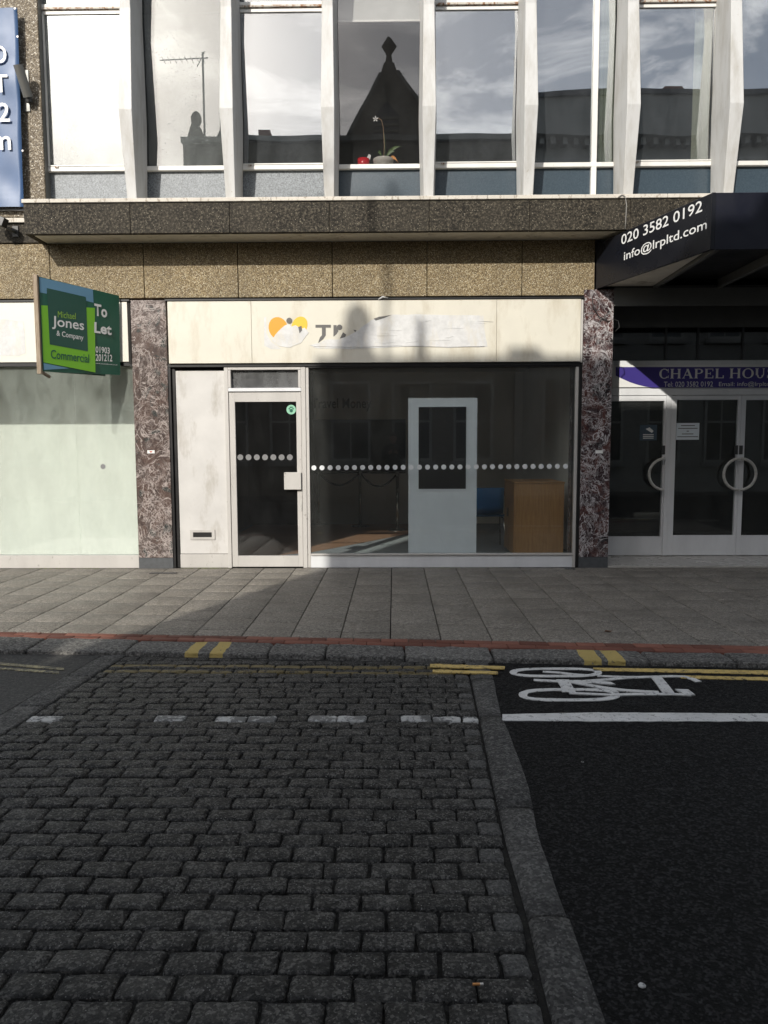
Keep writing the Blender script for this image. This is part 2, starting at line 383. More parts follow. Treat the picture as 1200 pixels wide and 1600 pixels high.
M['road_yellow'] = roadpaint('yellow_road_paint', (.58, .42, .14), .58)

M['road_faded'] = roadpaint('faded_yellow_road_paint', (.34, .30, .17), .53)
def flat(name, col, rough=.45, metal=0.0): return simple(name, col, rough, metal, var=.04, scale=5)
M['navy'] = flat('navy_canopy_board', (.0025, .0035, .011), .4)
M['canopy_black'] = flat('black_canopy_board', (.008, .009, .013), .3)
M['ink_white'] = flat('white_lettering', (.78, .78, .76), .5)
M['ink_grey'] = flat('grey_lettering', (.11, .105, .10), .5)
M['orange'] = flat('orange_print', (.80, .33, .02), .4)
M['yellow_o'] = flat('amber_print', (.78, .50, .04), .4)
M['g_dark'] = flat('dark_green_print', (.014, .105, .065), .35)
M['g_box'] = flat('slate_green_print', (.02, .085, .06), .35)
M['g_lime'] = flat('lime_print', (.20, .52, .025), .35)
M['sky_print'] = flat('pale_blue_print', (.14, .30, .44), .35)
M['lime_ink'] = flat('lime_lettering', (.30, .52, .06), .4)
M['purple'] = flat('purple_print', (.05, .035, .22), .35)
M['banner'] = simple('blue_banner_vinyl', (.045, .10, .22), .45, var=.12, scale=1.5)
M['paper'] = flat('white_paper', (.72, .78, .82), .7)
M['sticker_green'] = flat('mint_sticker', (.25, .52, .36), .5)
M['leaf'] = simple('orchid_leaf', (.07, .12, .03), .5)
M['stem'] = simple('orchid_stem', (.25, .16, .09), .6)
M['petal'] = flat('white_petal', (.8, .78, .76), .6)
M['pot'] = simple('grey_clay_pot', (.42, .40, .36), .8, bump=.2)
M['red'] = flat('red_glaze', (.55, .01, .02), .2)
M['grey_metal'] = simple('grey_painted_metal', (.17, .17, .16), .45, .3)
M['lock'] = simple('dark_lock_plate', (.08, .08, .08), .4, .6)
M['pull'] = simple('worn_handle_metal', (.58, .57, .53), .4, .1, var=.3, scale=30)
M['butt_paper'] = flat('cigarette_paper', (.7, .68, .62), .8)
M['butt_filter'] = flat('cigarette_filter', (.62, .28, .09), .8)
M['dead_leaf'] = flat('dead_leaf_brown', (.12, .06, .03), .8)
M['thresh'] = simple('pale_marble_floor', (.46, .44, .40), .3, var=.25, scale=5)
M['cable'] = flat('grey_cable', (.25, .24, .22), .6)
M['cable_dark'] = flat('black_cable', (.02, .02, .02), .6)

# ------------------------------------------------------------------ flat print helpers
def text_mesh(body, p0, ud, vd, w, h, bold=0.0, name='lettering', mat=None, parent=None, lift=.0025, spacing=1.0, label=None):
    """lettering fitted into the rectangle whose lower left corner is p0, along unit vectors ud and vd"""
    cu = bpy.data.curves.new('tmp', 'FONT'); cu.body = body; cu.offset = bold; cu.extrude = 0.0; cu.resolution_u = 3
    cu.space_character = spacing
    ob = bpy.data.objects.new('tmp', cu); COL.objects.link(ob)
    dg = bpy.context.evaluated_depsgraph_get(); me = bpy.data.meshes.new_from_object(ob.evaluated_get(dg))
    bpy.data.objects.remove(ob); bpy.data.curves.remove(cu)
    xs = [v.co.x for v in me.vertices]; ys = [v.co.y for v in me.vertices]
    x0, x1, y0, y1 = min(xs), max(xs), min(ys), max(ys)
    ud = Vector(ud); vd = Vector(vd); n = ud.cross(vd).normalized(); p0 = Vector(p0)
    for v in me.vertices:
        v.co = p0 + ud*((v.co.x-x0)/(x1-x0)*w) + vd*((v.co.y-y0)/(y1-y0)*h) + n*lift
    me.materials.clear(); me.materials.append(mat)
    return link(name, me, parent, label)
def fl_text(body, px0, py0, px1, py1, y, mat, parent, bold=0.0, lift=.003, name='lettering', spacing=1.0):
    x0, z0 = fp(px0, py1, y); x1, z1 = fp(px1, py0, y)
    return text_mesh(body, (x0, y, z0), (1, 0, 0), (0, 0, 1), x1-x0, z1-z0, bold, name, mat, parent, lift, spacing)
def fl_poly(pts, y, th, name, mat, parent, label=None):   # outline on the facade given in photo pixels, raised by th
    P = [fp(a, b, y) for a, b in pts]
    A = sum(P[i][0]*P[(i+1) % len(P)][1]-P[(i+1) % len(P)][0]*P[i][1] for i in range(len(P)))
    if A < 0: P = P[::-1]
    return MB().prism([(x, y, z) for x, z in P], (0, -th, 0)).obj(name, mat, parent, label=label)
def disc_pts(cx, cy, r, n=18, ry=None, a0=0): return [(cx+r*math.cos(a0+2*math.pi*i/n), cy+(ry or r)*math.sin(a0+2*math.pi*i/n)) for i in range(n)]

# ================================================================== GROUND
ROAD = -0.028
structure(MB().box(-60, 60, -60, 30, -.6, -.10).obj('ground', M['bed']))
# pavement of slabs, each its own piece
pav = structure(MB().box(-20, 20, -3.70, 0.0, -.095, -.030).obj('pavement', M['bed']))
def gline(a, b, z=0.0):
    (xa, ya), (xb, yb) = gp(*a, z), gp(*b, z); k = (yb-ya)/(xb-xa); return lambda x: ya+k*(x-xa)
kerb_back = gline((300, 1001.5), (1100, 1019.5)); brick_back = gline((300, 992.5), (1100, 1007.5)); kerb_front = gline((300, 1021), (1100, 1035.5))
def piece(x0, x1, y0, y1, zt, th=.05, j=.004, tilt=.0012, jag=0.0):
    """a worn stone: rounded top, proud or sunk a little"""
    dx = [random.uniform(-jag, jag) for _ in range(4)]; dy = [random.uniform(-jag, jag) for _ in range(4)]
    c = [(x0+j+dx[0], y0+j+dy[0]), (x1-j+dx[1], y0+j+dy[1]), (x1-j+dx[2], y1-j+dy[2]), (x0+j+dx[3], y1-j+dy[3])]
    return c
def stone_mb(c, zt, th, edge, zvar, nx=2, ny=2, rough=0.0, crown=0.0):
    b = MB(); tz = [zt+random.uniform(-zvar, zvar) for _ in range(4)]
    def P(u, v):
        return [c[0][k]*(1-u)*(1-v)+c[1][k]*u*(1-v)+c[2][k]*u*v+c[3][k]*(1-u)*v for k in (0, 1)]
    w = max(.001, math.dist(c[0], c[1])); h = max(.001, math.dist(c[0], c[3]))
    eu, ev = min(.3, edge/w), min(.3, edge/h)
    us = [0, eu]+[eu+(1-2*eu)*i/nx for i in range(1, nx)]+[1-eu, 1]
    vs_ = [0, ev]+[ev+(1-2*ev)*i/ny for i in range(1, ny)]+[1-ev, 1]
    vs = []; nu, nv = len(us), len(vs_)
    for jv, v in enumerate(vs_):
        for iu, u in enumerate(us):
            out = (iu in (0, nu-1))+(jv in (0, nv-1))
            uu, vv = u, v
            if out == 2: uu += (.5-u)*eu*.8; vv += (.5-v)*ev*.8
            x, y = P(uu, vv)
            z = tz[0]*(1-u)*(1-v)+tz[1]*u*(1-v)+tz[2]*u*v+tz[3]*(1-u)*v
            z -= (0, .45, .75)[out]*edge
            z += crown*(math.sin(math.pi*u)*math.sin(math.pi*v)-.5)
            if rough:
                x += random.uniform(-rough, rough)*(.8 if out else .4); y += random.uniform(-rough, rough)*(.7 if out else .4)
                z += random.uniform(-rough, rough)*.55
            vs.append((x, y, z))
    fs = [(j*nu+i, j*nu+i+1, (j+1)*nu+i+1, (j+1)*nu+i) for j in range(nv-1) for i in range(nu-1)]
    ring = [i for i in range(nu)]+[j*nu+nu-1 for j in range(1, nv)]+[(nv-1)*nu+i for i in range(nu-2, -1, -1)]+[j*nu for j in range(nv-2, 0, -1)]
    base = len(vs)
    for k in ring: x, y, z = vs[k]; vs.append((x, y, zt-th))
    n = len(ring)
    fs += [(ring[k], base+k, base+(k+1) % n, ring[(k+1) % n]) for k in range(n)]
    return b.add(vs, fs)
i = 0
SLW, SLL = .3725, .372
for cx in range(-14, 15):
    x0 = -.03+cx*SLW; off = random.choice((0, .15, .3, .22, .07)); y = 0.0-off if off else 0.0
    cuts = [0.0]+([-off] if off else [])
    while cuts[-1] > -3.6: cuts.append(cuts[-1]-SLL*random.choice((1, 1, 1, 1.25)))
    for a, b in zip(cuts, cuts[1:]):
        lim0 = brick_back(x0)+.0; lim1 = brick_back(x0+SLW)
        if a <= max(lim0, lim1)+.03: break
        y0l, y0r = max(b, lim0), max(b, lim1)
        c = [(x0+.0045, y0l+.004), (x0+SLW-.0045, y0r+.004), (x0+SLW-.0045, a-.004), (x0+.0045, a-.004)]
        link('paving_slab', stone_mb(c, 0.0, .03, .004, .0015, 1, 1).mesh('paving_slab', M['slab'], smooth=True), pav)
# brick course, two rows
course = structure(MB().prism([(-20, brick_back(-20), -.09), (-20, kerb_back(-20)-.02, -.09), (20, kerb_back(20)-.02, -.09), (20, brick_back(20), -.09)], (0, 0, .058)).obj('brick_course', M['bed']))
for row in range(2):
    x = -4.2+row*.1
    while x < 4.4:
        w = .2; x1 = x+w
        bw = lambda X: (brick_back(X)-kerb_back(X))/2; f = lambda X: kerb_back(X)+bw(X)*row
        c = [(x+.003, f(x)+.003), (x1-.003, f(x1)+.003), (x1-.003, f(x1)+bw(x1)-.003), (x+.003, f(x)+bw(x)-.003)]
        link('brick', stone_mb(c, 0.001+random.uniform(-.002, .002), .03, .004, .0015, 1, 1).mesh('brick', M['brick'], smooth=True), course)
        x = x1
# kerb
kerb = structure(MB().prism([(-20, kerb_back(-20)-.01, -.12), (-20, kerb_front(-20)+.01, -.12), (20, kerb_front(20)+.01, -.12), (20, kerb_back(20)-.01, -.12)], (0, 0, .05)).obj('kerb', M['bed']))
def tick(px, py0, py1):
    a = gp(px, py0); b = gp(px, py1); return a, b
KP = []
for (xa, ya, xb, yb, hw) in ((317, 1001, 301, 1018, .045), (356, 1001, 341, 1018, .045), (912, 1015, 926, 1031, .06), (948, 1016, 963, 1031, .055)):
    a = gp(xa, ya); b = gp(xb, yb); sl = (b[0]-a[0])/(b[1]-a[1]); KP.append(('x', a[0]-sl*a[1], sl, hw, (.66, .50, .17), .60))
M['kerb'] = stone('granite_kerb', [(.40, (.055, .053, .049)), (.5, (.18, .173, .16)), (.60, (.38, .37, .34))], 60, .5, .75, 1.0, .03, .4, paint=KP, cell=90)
kj = [-6.0, -5.0, -3.9, -3.05]+[gp(p, 1010)[0] for p in (48, 205, 425, 512, 632, 763, 990, 1112)]+[3.3, 4.2, 5.2, 6.2]
for a, b in zip(kj, kj[1:]):
    f0, f1 = kerb_back(a)-kerb_front(a)+random.uniform(-.01, .01), kerb_back(b)-kerb_front(b)+random.uniform(-.01, .01)
    c = [(a+.007, kerb_back(a)-f0), (b-.007, kerb_back(b)-f1), (b-.007, kerb_back(b)-.004), (a+.007, kerb_back(a)-.004)]
    link('kerbstone', stone_mb(c, .002, .11, .016, .005, 7, 3, .007).mesh('kerbstone', M['kerb'], smooth=True), kerb)

# right and left strips, setts between
def lerp_pts(P, y):
    P = sorted(P, key=lambda q: -q[1])
    if y >= P[0][1]: return P[0][0]
    for (xa, ya), (xb, yb) in zip(P, P[1:]):
        if ya >= y >= yb: return xa+(xb-xa)*(ya-y)/(ya-yb)
    return P[-1][0]
RL = [gp(a, b, ROAD) for a, b in ((722, 1030), (735, 1060), (748, 1120), (770, 1230), (790, 1320), (822, 1430), (832, 1480), (862, 1600))]
RR = [gp(a, b, ROAD) for a, b in ((760, 1030), (770, 1060), (783, 1120), (801, 1160), (828, 1240), (835, 1290), (865, 1380), (885, 1430), (905, 1480), (945, 1600))]
LS = [gp(a, b, ROAD) for a, b in ((140, 1035), (0, 1118))]; LE = [gp(a, b, ROAD) for a, b in ((178, 1042), (0, 1142))]
strip = structure(MB().box(.30, .52, -14, -3.66, -.095, -.075).obj('granite_edging', M['bed']))
ys = [-3.64]+[gp(0, b, ROAD)[1] for b in (1062, 1120, 1262, 1430)]+[-7.3, -8.2, -9.1, -10.0]
for a, b in zip(ys, ys[1:]):
    n = 5; b_ = MB(); rows = []
    for k in range(n+1):
        y = a-.006+(b-a+.012)*k/n
        xl, xr = (lerp_pts(RL, y) if y > -6.6 else RL[-1][0])+.004, lerp_pts(RR, y)
        rows.append([(xl, y, ROAD-.01), (xl+.012, y, ROAD+.003), ((xl+xr)/2, y, ROAD+.008+random.uniform(-.002, .002)), (xr-.008, y, ROAD+.006), (xr+.003+random.uniform(-.004, .004), y, ROAD-.001)])
    vs = [v for r in rows for v in r]; fs = [(k*5+i, (k+1)*5+i, (k+1)*5+i+1, k*5+i+1) for k in range(n) for i in range(4)]
    o = len(vs); vs += [(v[0], v[1], -.09) for v in rows[0]]+[(v[0], v[1], -.09) for v in rows[-1]]
    fs += [(i, i+1, o+i+1, o+i) for i in range(4)]+[(n*5+i+1, n*5+i, o+5+i, o+5+i+1) for i in range(4)]
    b_.add(vs, fs); b_.obj('edging_stone', M['strip'], strip, smooth=True)
lstrip = structure(MB().prism([(-2.3, -3.66, -.095), (-2.9, -8, -.095), (-2.6, -8, -.095), (-2.0, -3.66, -.095)], (0, 0, .02)).obj('granite_edging', M['bed']))
lsl = (LS[1][0]-LS[0][0])/(LS[1][1]-LS[0][1])
def lx(y): return LS[0][0]+lsl*(y-LS[0][1])
y = -3.47
for k in range(6):
    y1 = y-random.uniform(.5, .8)
    c = [(lx(y1), y1+.005), (lx(y1)+.17, y1+.005), (lx(y)+.17, y-.005), (lx(y), y-.005)]
    link('edging_stone', stone_mb(c, ROAD+.005, .05, .012, .004, 4, 4, .004).mesh('edging_stone', M['strip'], smooth=True), lstrip); y = y1
# asphalt sheets with worn edges
def sheet(ring, z, name, mat, th=.05):
    A = sum(ring[i][0]*ring[(i+1) % len(ring)][1]-ring[(i+1) % len(ring)][0]*ring[i][1] for i in range(len(ring)))
    if A < 0: ring = ring[::-1]
    return MB().prism([(x, y, z-th) for x, y in ring], (0, 0, th)).obj(name, mat)
edge = [(lerp_pts(RR, yy)-.002+random.uniform(-.003, .004), yy) for yy in [-3.63-.12*k for k in range(26)]]
kf = [(x, kerb_front(x)-.004-random.uniform(-.008, .010)) for x in [.68+.12*k for k in range(40)]]
structure(sheet([(edge[-1][0], -14)]+edge[::-1]+kf+[(30, kf[-1][1]-.5), (30, -14)], ROAD, 'asphalt_road', M['asphalt']))
structure(sheet([(lx(-14)-.005, -14), (lx(-3.46)-.005, -3.46), (-2.6, kerb_front(-2.6)-.005), (-6, kerb_front(-6)-.005), (-30, -3.0), (-30, -14)], ROAD, 'asphalt_road', M['asphalt_old']))

# setts
bed = structure(MB().prism([(-2.05, -3.42, -.09), (-3.2, -9.5, -.09), (.36, -9.5, -.09), (.49, -3.58, -.09)], (0, 0, .047)).obj('cobbled_road', M['bed']))
ROW = .0925; rows = []
k = 0; y = -3.47
SETTS = []
white_y = gp(600, 1119, ROAD)[1]
wx = [gp(a, 1119, ROAD)[0] for a in (48, 100, 243, 282, 346, 412, 478, 586, 640, 662, 690, 742)]
while y > -9.3:
    rh = ROW*(random.uniform(.94, 1.06)); y1 = y-rh; ym = (y+y1)/2
    xr = lerp_pts(RL, ym) if ym > -6.6 else RL[-1][0]
    if ym < -6.0: xr -= .012
    xl = lx(ym)+.18; x = xr-.004; first = True
    while x > xl+.03:
        w = random.uniform(.148, .178)
        if first: w = .088 if k % 2 else random.uniform(.15, .17)
        x0 = max(x-w, xl)
        if x0-xl < .05: x0 = xl
        SETTS.append((x0, x, y1, y, k, first and k % 2 == 1)); x = x0; first = False
    y = y1; k += 1
def in_view(s):
    d = Vector(((s[0]+s[1])/2, (s[2]+s[3])/2, ROAD))-CAM; z = d.dot(fw)
    if z < .3: return False
    u, v = 600+d.dot(rt)/z*FPX, 800-d.dot(up)/z*FPX
    return -60 < u < 1260 and v < 1660
vis = [s for s in SETTS if in_view(s)]
vis.sort(key=lambda s: s[2]); near = set(id(s) for s in vis[:300])
rest = MB()
for s in SETTS:
    x0, x1, y0, y1, k, light = s; j = .0045
    kf_ = kerb_front((x0+x1)/2)-.012
    if y1 > kf_: y1 = kf_
    if y1-y0 < .03: continue
    c = [(x0+j, y0+j*.8), (x1-j, y0+j*.8), (x1-j, y1-j*.8), (x0+j, y1-j*.8)]
    c = [(p[0]+random.uniform(-.004, .004), p[1]+random.uniform(-.003, .003)) for p in c]
    zt = ROAD+.004+random.uniform(-.003, .003)
    white = y0 <= white_y <= y1 and any(wx[q]-.02 < (x0+x1)/2 < wx[q+1]+.02 for q in range(0, 12, 2))
    mat = 1 if white else (2 if light else 0)
    if id(s) in near:
        sm = stone_mb(c, zt, .03, .009, .0022, 4, 3, .0036, .004)
        link('cobblestone', sm.mesh('cobblestone', (M['sett'], M['sett_painted'], M['sett_light'])[mat], smooth=True), bed)
    elif y0 > -7.2 or True:
        sm = stone_mb(c, zt, .03, .009, .0015, 2, 1, .0022, .003); rest.add(sm.v, sm.f, mat)
o = rest.obj('cobblestone', [M['sett'], M['sett_painted'], M['sett_light']], bed, smooth=True, kind='stuff')

# road markings, sheets of paint a few millimetres thick
PZ = ROAD+.004
def paint_poly(ring, name, mat, label, cat, parent=None):
    A = sum(ring[i][0]*ring[(i+1) % len(ring)][1]-ring[(i+1) % len(ring)][0]*ring[i][1] for i in range(len(ring)))
    if A < 0: ring = ring[::-1]
    o = MB().prism([(x, y, ROAD+.0005) for x, y in ring], (0, 0, .0035)).obj(name, mat, parent)
    if label: tag(o, label, cat)
    return o
def wavy(pts, amp):
    out = []
    for (xa, ya), (xb, yb) in zip(pts, pts[1:]):
        n = max(1, int(math.dist((xa, ya), (xb, yb))/.05))
        out += [(xa+(xb-xa)*k/n, ya+(yb-ya)*k/n+random.uniform(-amp, amp)) for k in range(n)]
    return out+[pts[-1]]
top = [gp(a, b, ROAD) for a, b in ((785, 1117), (920, 1114), (1200, 1116))]+[(5.5, -4.39)]
bot = [gp(a, b, ROAD) for a, b in ((785, 1127), (920, 1128), (1200, 1128))]+[(5.5, -4.52)]
paint_poly(wavy(top, .004)+wavy(bot, .004)[::-1], 'lane_line', M['road_white'], 'long solid white line marking the edge of the cycle lane', 'road marking')
def line2(pa, pb, name, label, x_end=None):
    t_ = [gp(a, b, ROAD) for a, b in pa]; b_ = [gp(a, b, ROAD) for a, b in pb]
    if x_end:
        for q in (t_, b_):
            (xa, ya), (xb, yb) = q[-2], q[-1]; q.append((x_end, yb+(yb-ya)/(xb-xa)*(x_end-xb)))
    paint_poly(wavy(t_, .003)+wavy(b_, .003)[::-1], name, M['road_yellow'], label, 'road marking')
line2([(927, 1044), (1200, 1048.5)], [(927, 1048.5), (1200, 1054.5)], 'yellow_line', 'yellow no-waiting line nearer the kerb, starting behind the bicycle symbol', 5)
line2([(1064, 1056), (1200, 1059)], [(1064, 1060.5), (1200, 1064)], 'yellow_line', 'yellow no-waiting line farther from the kerb, right of the bicycle symbol', 5)
for (pa, pb, lb) in (([(672, 1040), (789, 1044)], [(672, 1045.5), (788, 1048)], 'short yellow line end nearer the kerb, left of the bicycle symbol'),
                     ([(676, 1049), (778, 1052)], [(676, 1053.5), (778, 1056)], 'short yellow line end farther from the kerb, left of the bicycle symbol')):
    ring = wavy([gp(a, b, ROAD) for a, b in pa], .006)+wavy([gp(a, b, ROAD) for a, b in pb], .006)[::-1]
    o = MB().prism([(x, y, ROAD+.006) for x, y in ring[::-1]], (0, 0, .007)).obj('yellow_line', M['road_yellow']); tag(o, lb, 'road marking')
for pa, pb, lb in (([(-300, 1010), (0, 1036), (100, 1044.5)], [(-300, 1014), (0, 1039.5), (100, 1048)], 'faded yellow line nearer the kerb on the old asphalt at the left edge'),
                   ([(-300, 1018), (0, 1043), (92, 1050)], [(-300, 1022), (0, 1046.5), (92, 1053.5)], 'faded yellow line farther from the kerb on the old asphalt at the left edge')):
    t_ = [gp(a, b, ROAD) for a, b in pa]; b_ = [gp(a, b, ROAD) for a, b in pb]
    paint_poly(wavy(t_, .003)+wavy(b_, .003)[::-1], 'yellow_line', M['road_faded'], lb, 'road marking')
# bicycle symbol
bike = thing('bicycle_symbol', 'white painted bicycle symbol on the black asphalt cycle lane', 'road marking', (1.3, -3.95, ROAD))
def zp(a, b): return gp(780+a/3.529, 1020+b/3.529, ROAD)
def stroke(pts, w, name='stroke', closed=False):
    pts = [zp(*p) for p in pts]; n = len(pts); Lf, Rt = [], []
    for k in range(n):
        a = pts[k-1] if (k or closed) else pts[k]; b = pts[(k+1) % n] if (k < n-1 or closed) else pts[k]
        dx, dy = b[0]-a[0], b[1]-a[1]; l = math.hypot(dx, dy) or 1; nx, ny = -dy/l, dx/l
        ww = w*random.uniform(.9, 1.1)
        Lf.append((pts[k][0]+nx*ww/2, pts[k][1]+ny*ww/2)); Rt.append((pts[k][0]-nx*ww/2, pts[k][1]-ny*ww/2))
    z0 = ROAD+.0005; z1 = ROAD+.004+stroke.c*.0004; stroke.c += 1
    vs = [(*p, z1) for p in Lf]+[(*p, z1) for p in Rt]; fs = []
    for k in range(n if closed else n-1):
        q = (k+1) % n; fs.append((n+k, n+q, q, k))
    o = MB().add(vs, fs)
    e = MB(); e.add(vs, fs); e.add([(x, y, z0) for x, y, _ in vs], [f[::-1] for f in fs])
    nv = len(vs)
    for k in range(n if closed else n-1):
        q = (k+1) % n; e.f += [(k, q, nv+q, nv+k), (n+q, n+k, nv+n+k, nv+n+q)]; e.m += [0, 0]
    e.obj(name, M['road_white'], bike)
stroke.c = 0
def stadium(x0, y0, x1, y1, r0):
    """rounded oblong in zoomed photo pixels"""
    pts = []; n = 28; cx, cy = (x0+x1)/2, (y0+y1)/2
    for k in range(n):
        t = 2*math.pi*k/n; c, s = math.cos(t), math.sin(t)
        pts.append((cx+(x1-x0)/2*math.copysign(abs(c)**.62, c), cy+(y1-y0)/2*math.copysign(abs(s)**.85, s)))
    return pts
stroke([(a+ (b-110)*.55*0, b) for a, b in stadium(78, 90, 548, 131, 0)], .045, 'wheel', True)
stroke(stadium(130, 205, 645, 263, 0), .045, 'wheel', True)
stroke([(240, 106), (330, 112), (410, 122), (500, 128)], .035)
stroke([(190, 153), (240, 156), (330, 160), (470, 160), (600, 150), (700, 140), (850, 135), (960, 132), (1020, 134), (1070, 148), (1100, 163)], .038, 'frame')
stroke([(540, 131), (700, 137), (830, 137)], .03)
stroke([(350, 152), (372, 190), (385, 222)], .075)
stroke([(385, 226), (620, 236), (760, 232), (960, 232), (1055, 236)], .035, 'frame')
stroke([(400, 165), (560, 195), (700, 212), (880, 222)], .04, 'frame')
stroke([(430, 170), (520, 166), (610, 172), (620, 180)], .05)
stroke([(480, 180), (600, 198), (650, 224)], .03)
stroke([(865, 138), (900, 180), (935, 228)], .065)
stroke([(985, 216), (1020, 214), (1050, 238)], .07)

# small litter
bt = thing('cigarette_butt', 'small cigarette butt with orange filter lying on a front cobblestone', 'litter', (*gp(744, 1547, ROAD), ROAD+.016))
p = bt.location; MB().tube(p+Vector((-.009, 0, 0)), p+Vector((.010, .001, 0)), .0035, n=8).obj('filter', M['butt_filter'], bt, smooth=False)
MB().tube(p+Vector((.010, .001, 0)), p+Vector((.019, .0015, 0)), .0034, n=8).obj('paper', M['butt_paper'], bt)
x, y = gp(950, 988); lf = MB(); lf.add([(x-.03, y, .006), (x-.01, y-.012, .012), (x+.02, y-.01, .008), (x+.035, y+.004, .014), (x+.01, y+.014, .010), (x-.015, y+.012, .016), (x, y, .004)],
       [(0, 1, 6), (1, 2, 6), (2, 3, 6), (3, 4, 6), (4, 5, 6), (5, 0, 6)]); tag(lf.obj('dead_leaf', M['dead_leaf']), 'curled brown dead leaf lying on the right part of the pavement', 'leaf')
x, y = gp(1072, 1198, ROAD)
def pebble(px, py, r, lb, z=ROAD):
    x, y = gp(px, py, z); b = MB(); b.lathe((x, y, z+.002), [(r*.6, 0), (r, r*.3), (r*.7, r*.7), (r*.2, r*.8)], 7)
    tag(b.obj('pebble', M['road_white'], smooth=True), lb, 'pebble')
pebble(910, 1192, .007, 'pale pebble on the asphalt in line below the bicycle symbol')
pebble(1003, 1543, .011, 'larger pale pebble on the asphalt near the lower right corner')
# iron covers
for px, py, w, lb in ((255, 896, .30, 'narrow dark iron cover in the pavement at the foot of the left marble pillar'), (890, 889, .12, 'small dark iron cover in the pavement by the right marble pillar')):
    x, y = gp(px, py); b = MB(); b.box(x-w/2, x+w/2, y-.03, y+.03, .001, .006)
    for k in range(int(w/.03)): b.box(x-w/2+.008+k*.03, x-w/2+.022+k*.03, y-.022, y+.022, .006, .009)
    tag(b.obj('drain_cover', M['lock']), lb, 'drain cover')
# moss at the foot of the shopfront
b = MB()
for k in range(260):
    x = random.choice((random.uniform(-2.5, -1.9), random.uniform(-2.3, -2.05), random.uniform(-4.4, -3.0), random.uniform(.2, 1.2))); y = -.008-abs(random.gauss(0, .006)); r = random.uniform(.003, .008)
    b.lathe((x, y, 0), [(r, 0), (r*.8, r*.5), (r*.2, r*.8)], 5)
M['moss'] = simple('moss', (.12, .15, .03), .9)
b.obj('moss', M['moss'], smooth=True, kind='stuff')

# ================================================================== OFFICE BUILDING
bld = thing('office_building', 'pale 1960s office storey of angled white fins and windows above the shops', 'building', (0, .1, 0))
X0 = .382; PITCHX = 1.068
GX = [X0-.004+PITCHX*k for k in range(-5, 6)]
Z_P0, Z_P1 = 3.10, 3.706
xs = [GX[0]-1.068, GX[0]]+GX[1:]; xs = [v for v in xs if v < 2.0]+[2.262]
for a, b in zip(xs, xs[1:]):
    MB().box(a+.004, b-.004, 0.0, .08, Z_P0, Z_P1+.0).obj('wall_panel', M['pebble'], bld, bevel=.004)
MB().box(-7, 2.262, .081, .25, 3.03, 3.72).obj('backing_wall', M['dark'], bld)
# ledge in panels with capstones and soffit
LX0 = -3.97; YL = -.40
lj = [LX0]+[X0+PITCHX*k for k in range(-3, 7)]
for a, b in zip(lj, lj[1:]):
    if a > 2.6: pass
    MB().box(a+.002, b-.002, YL, YL+.06, 3.70, 4.018).obj('ledge_panel', M['terrazzo'], bld, bevel=.003)
MB().box(LX0+.002, LX0+.06, YL+.062, .12, 3.70, 4.018).obj('ledge_panel', M['terrazzo'], bld, bevel=.003)
cj = [LX0-.01, -3.45, -1.62, -.10, 1.52, 2.9, 4.4, 6.5]
cj = [fp(p, 315, YL)[0] for p in (34, 78)]+[fp(424, 315, YL)[0], fp(762, 315, YL)[0], 2.9, 4.4, 6.8]
for a, b in zip(cj, cj[1:]):
    MB().box(a+.002, b-.002, YL-.018, .12, 4.021, 4.062).obj('capstone', M['capstone'], bld, bevel=.004)
so_ = MB(); so_.box(LX0+.062, 6.8, YL+.063, -.002, 3.708, 3.73); so_.obj('soffit', M['soffit'], bld)
# left low wall beyond the ledge
b = MB(); b.box(-8, LX0-.012, .0, .12, 3.722, 3.93); b.obj('ledge_panel', M['terrazzo'], bld)
MB().box(-8, LX0-.012, -.03, .12, 3.935, 3.985).obj('capstone', M['capstone'], bld, bevel=.004)
# pier at the left, with dark reveal
MB().box(-5.6, fp(64, 150, 0)[0], -.0, .35, 4.0, 7.6).obj('pier', M['pebble_grey'], bld, bevel=.005)
# floor slab, roof slab, back and ends of the upper storey
MB().box(-4.0, 6.9, .20, 6, 3.75, 4.15).obj('floor_slab', M['room'], bld)
MB().box(-5.6, 6.9, -.1, 6, 7.60, 8.0).obj('roof_slab', M['terrazzo'], bld)
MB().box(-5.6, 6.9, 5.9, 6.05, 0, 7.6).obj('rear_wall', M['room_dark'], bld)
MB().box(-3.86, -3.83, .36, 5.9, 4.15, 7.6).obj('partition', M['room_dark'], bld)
MB().box(6.8, 6.9, -.0, 5.9, 0, 7.6).obj('end_wall', M['pebble_grey'], bld)
MB().box(-5.7, -5.62, -.0, 6, 0, 7.6).obj('end_wall', M['pebble_grey'], bld)
MB().box(-3.8, 6.8, 2.6, 2.7, 4.15, 7.6).obj('partition', M['room_dark'], bld)
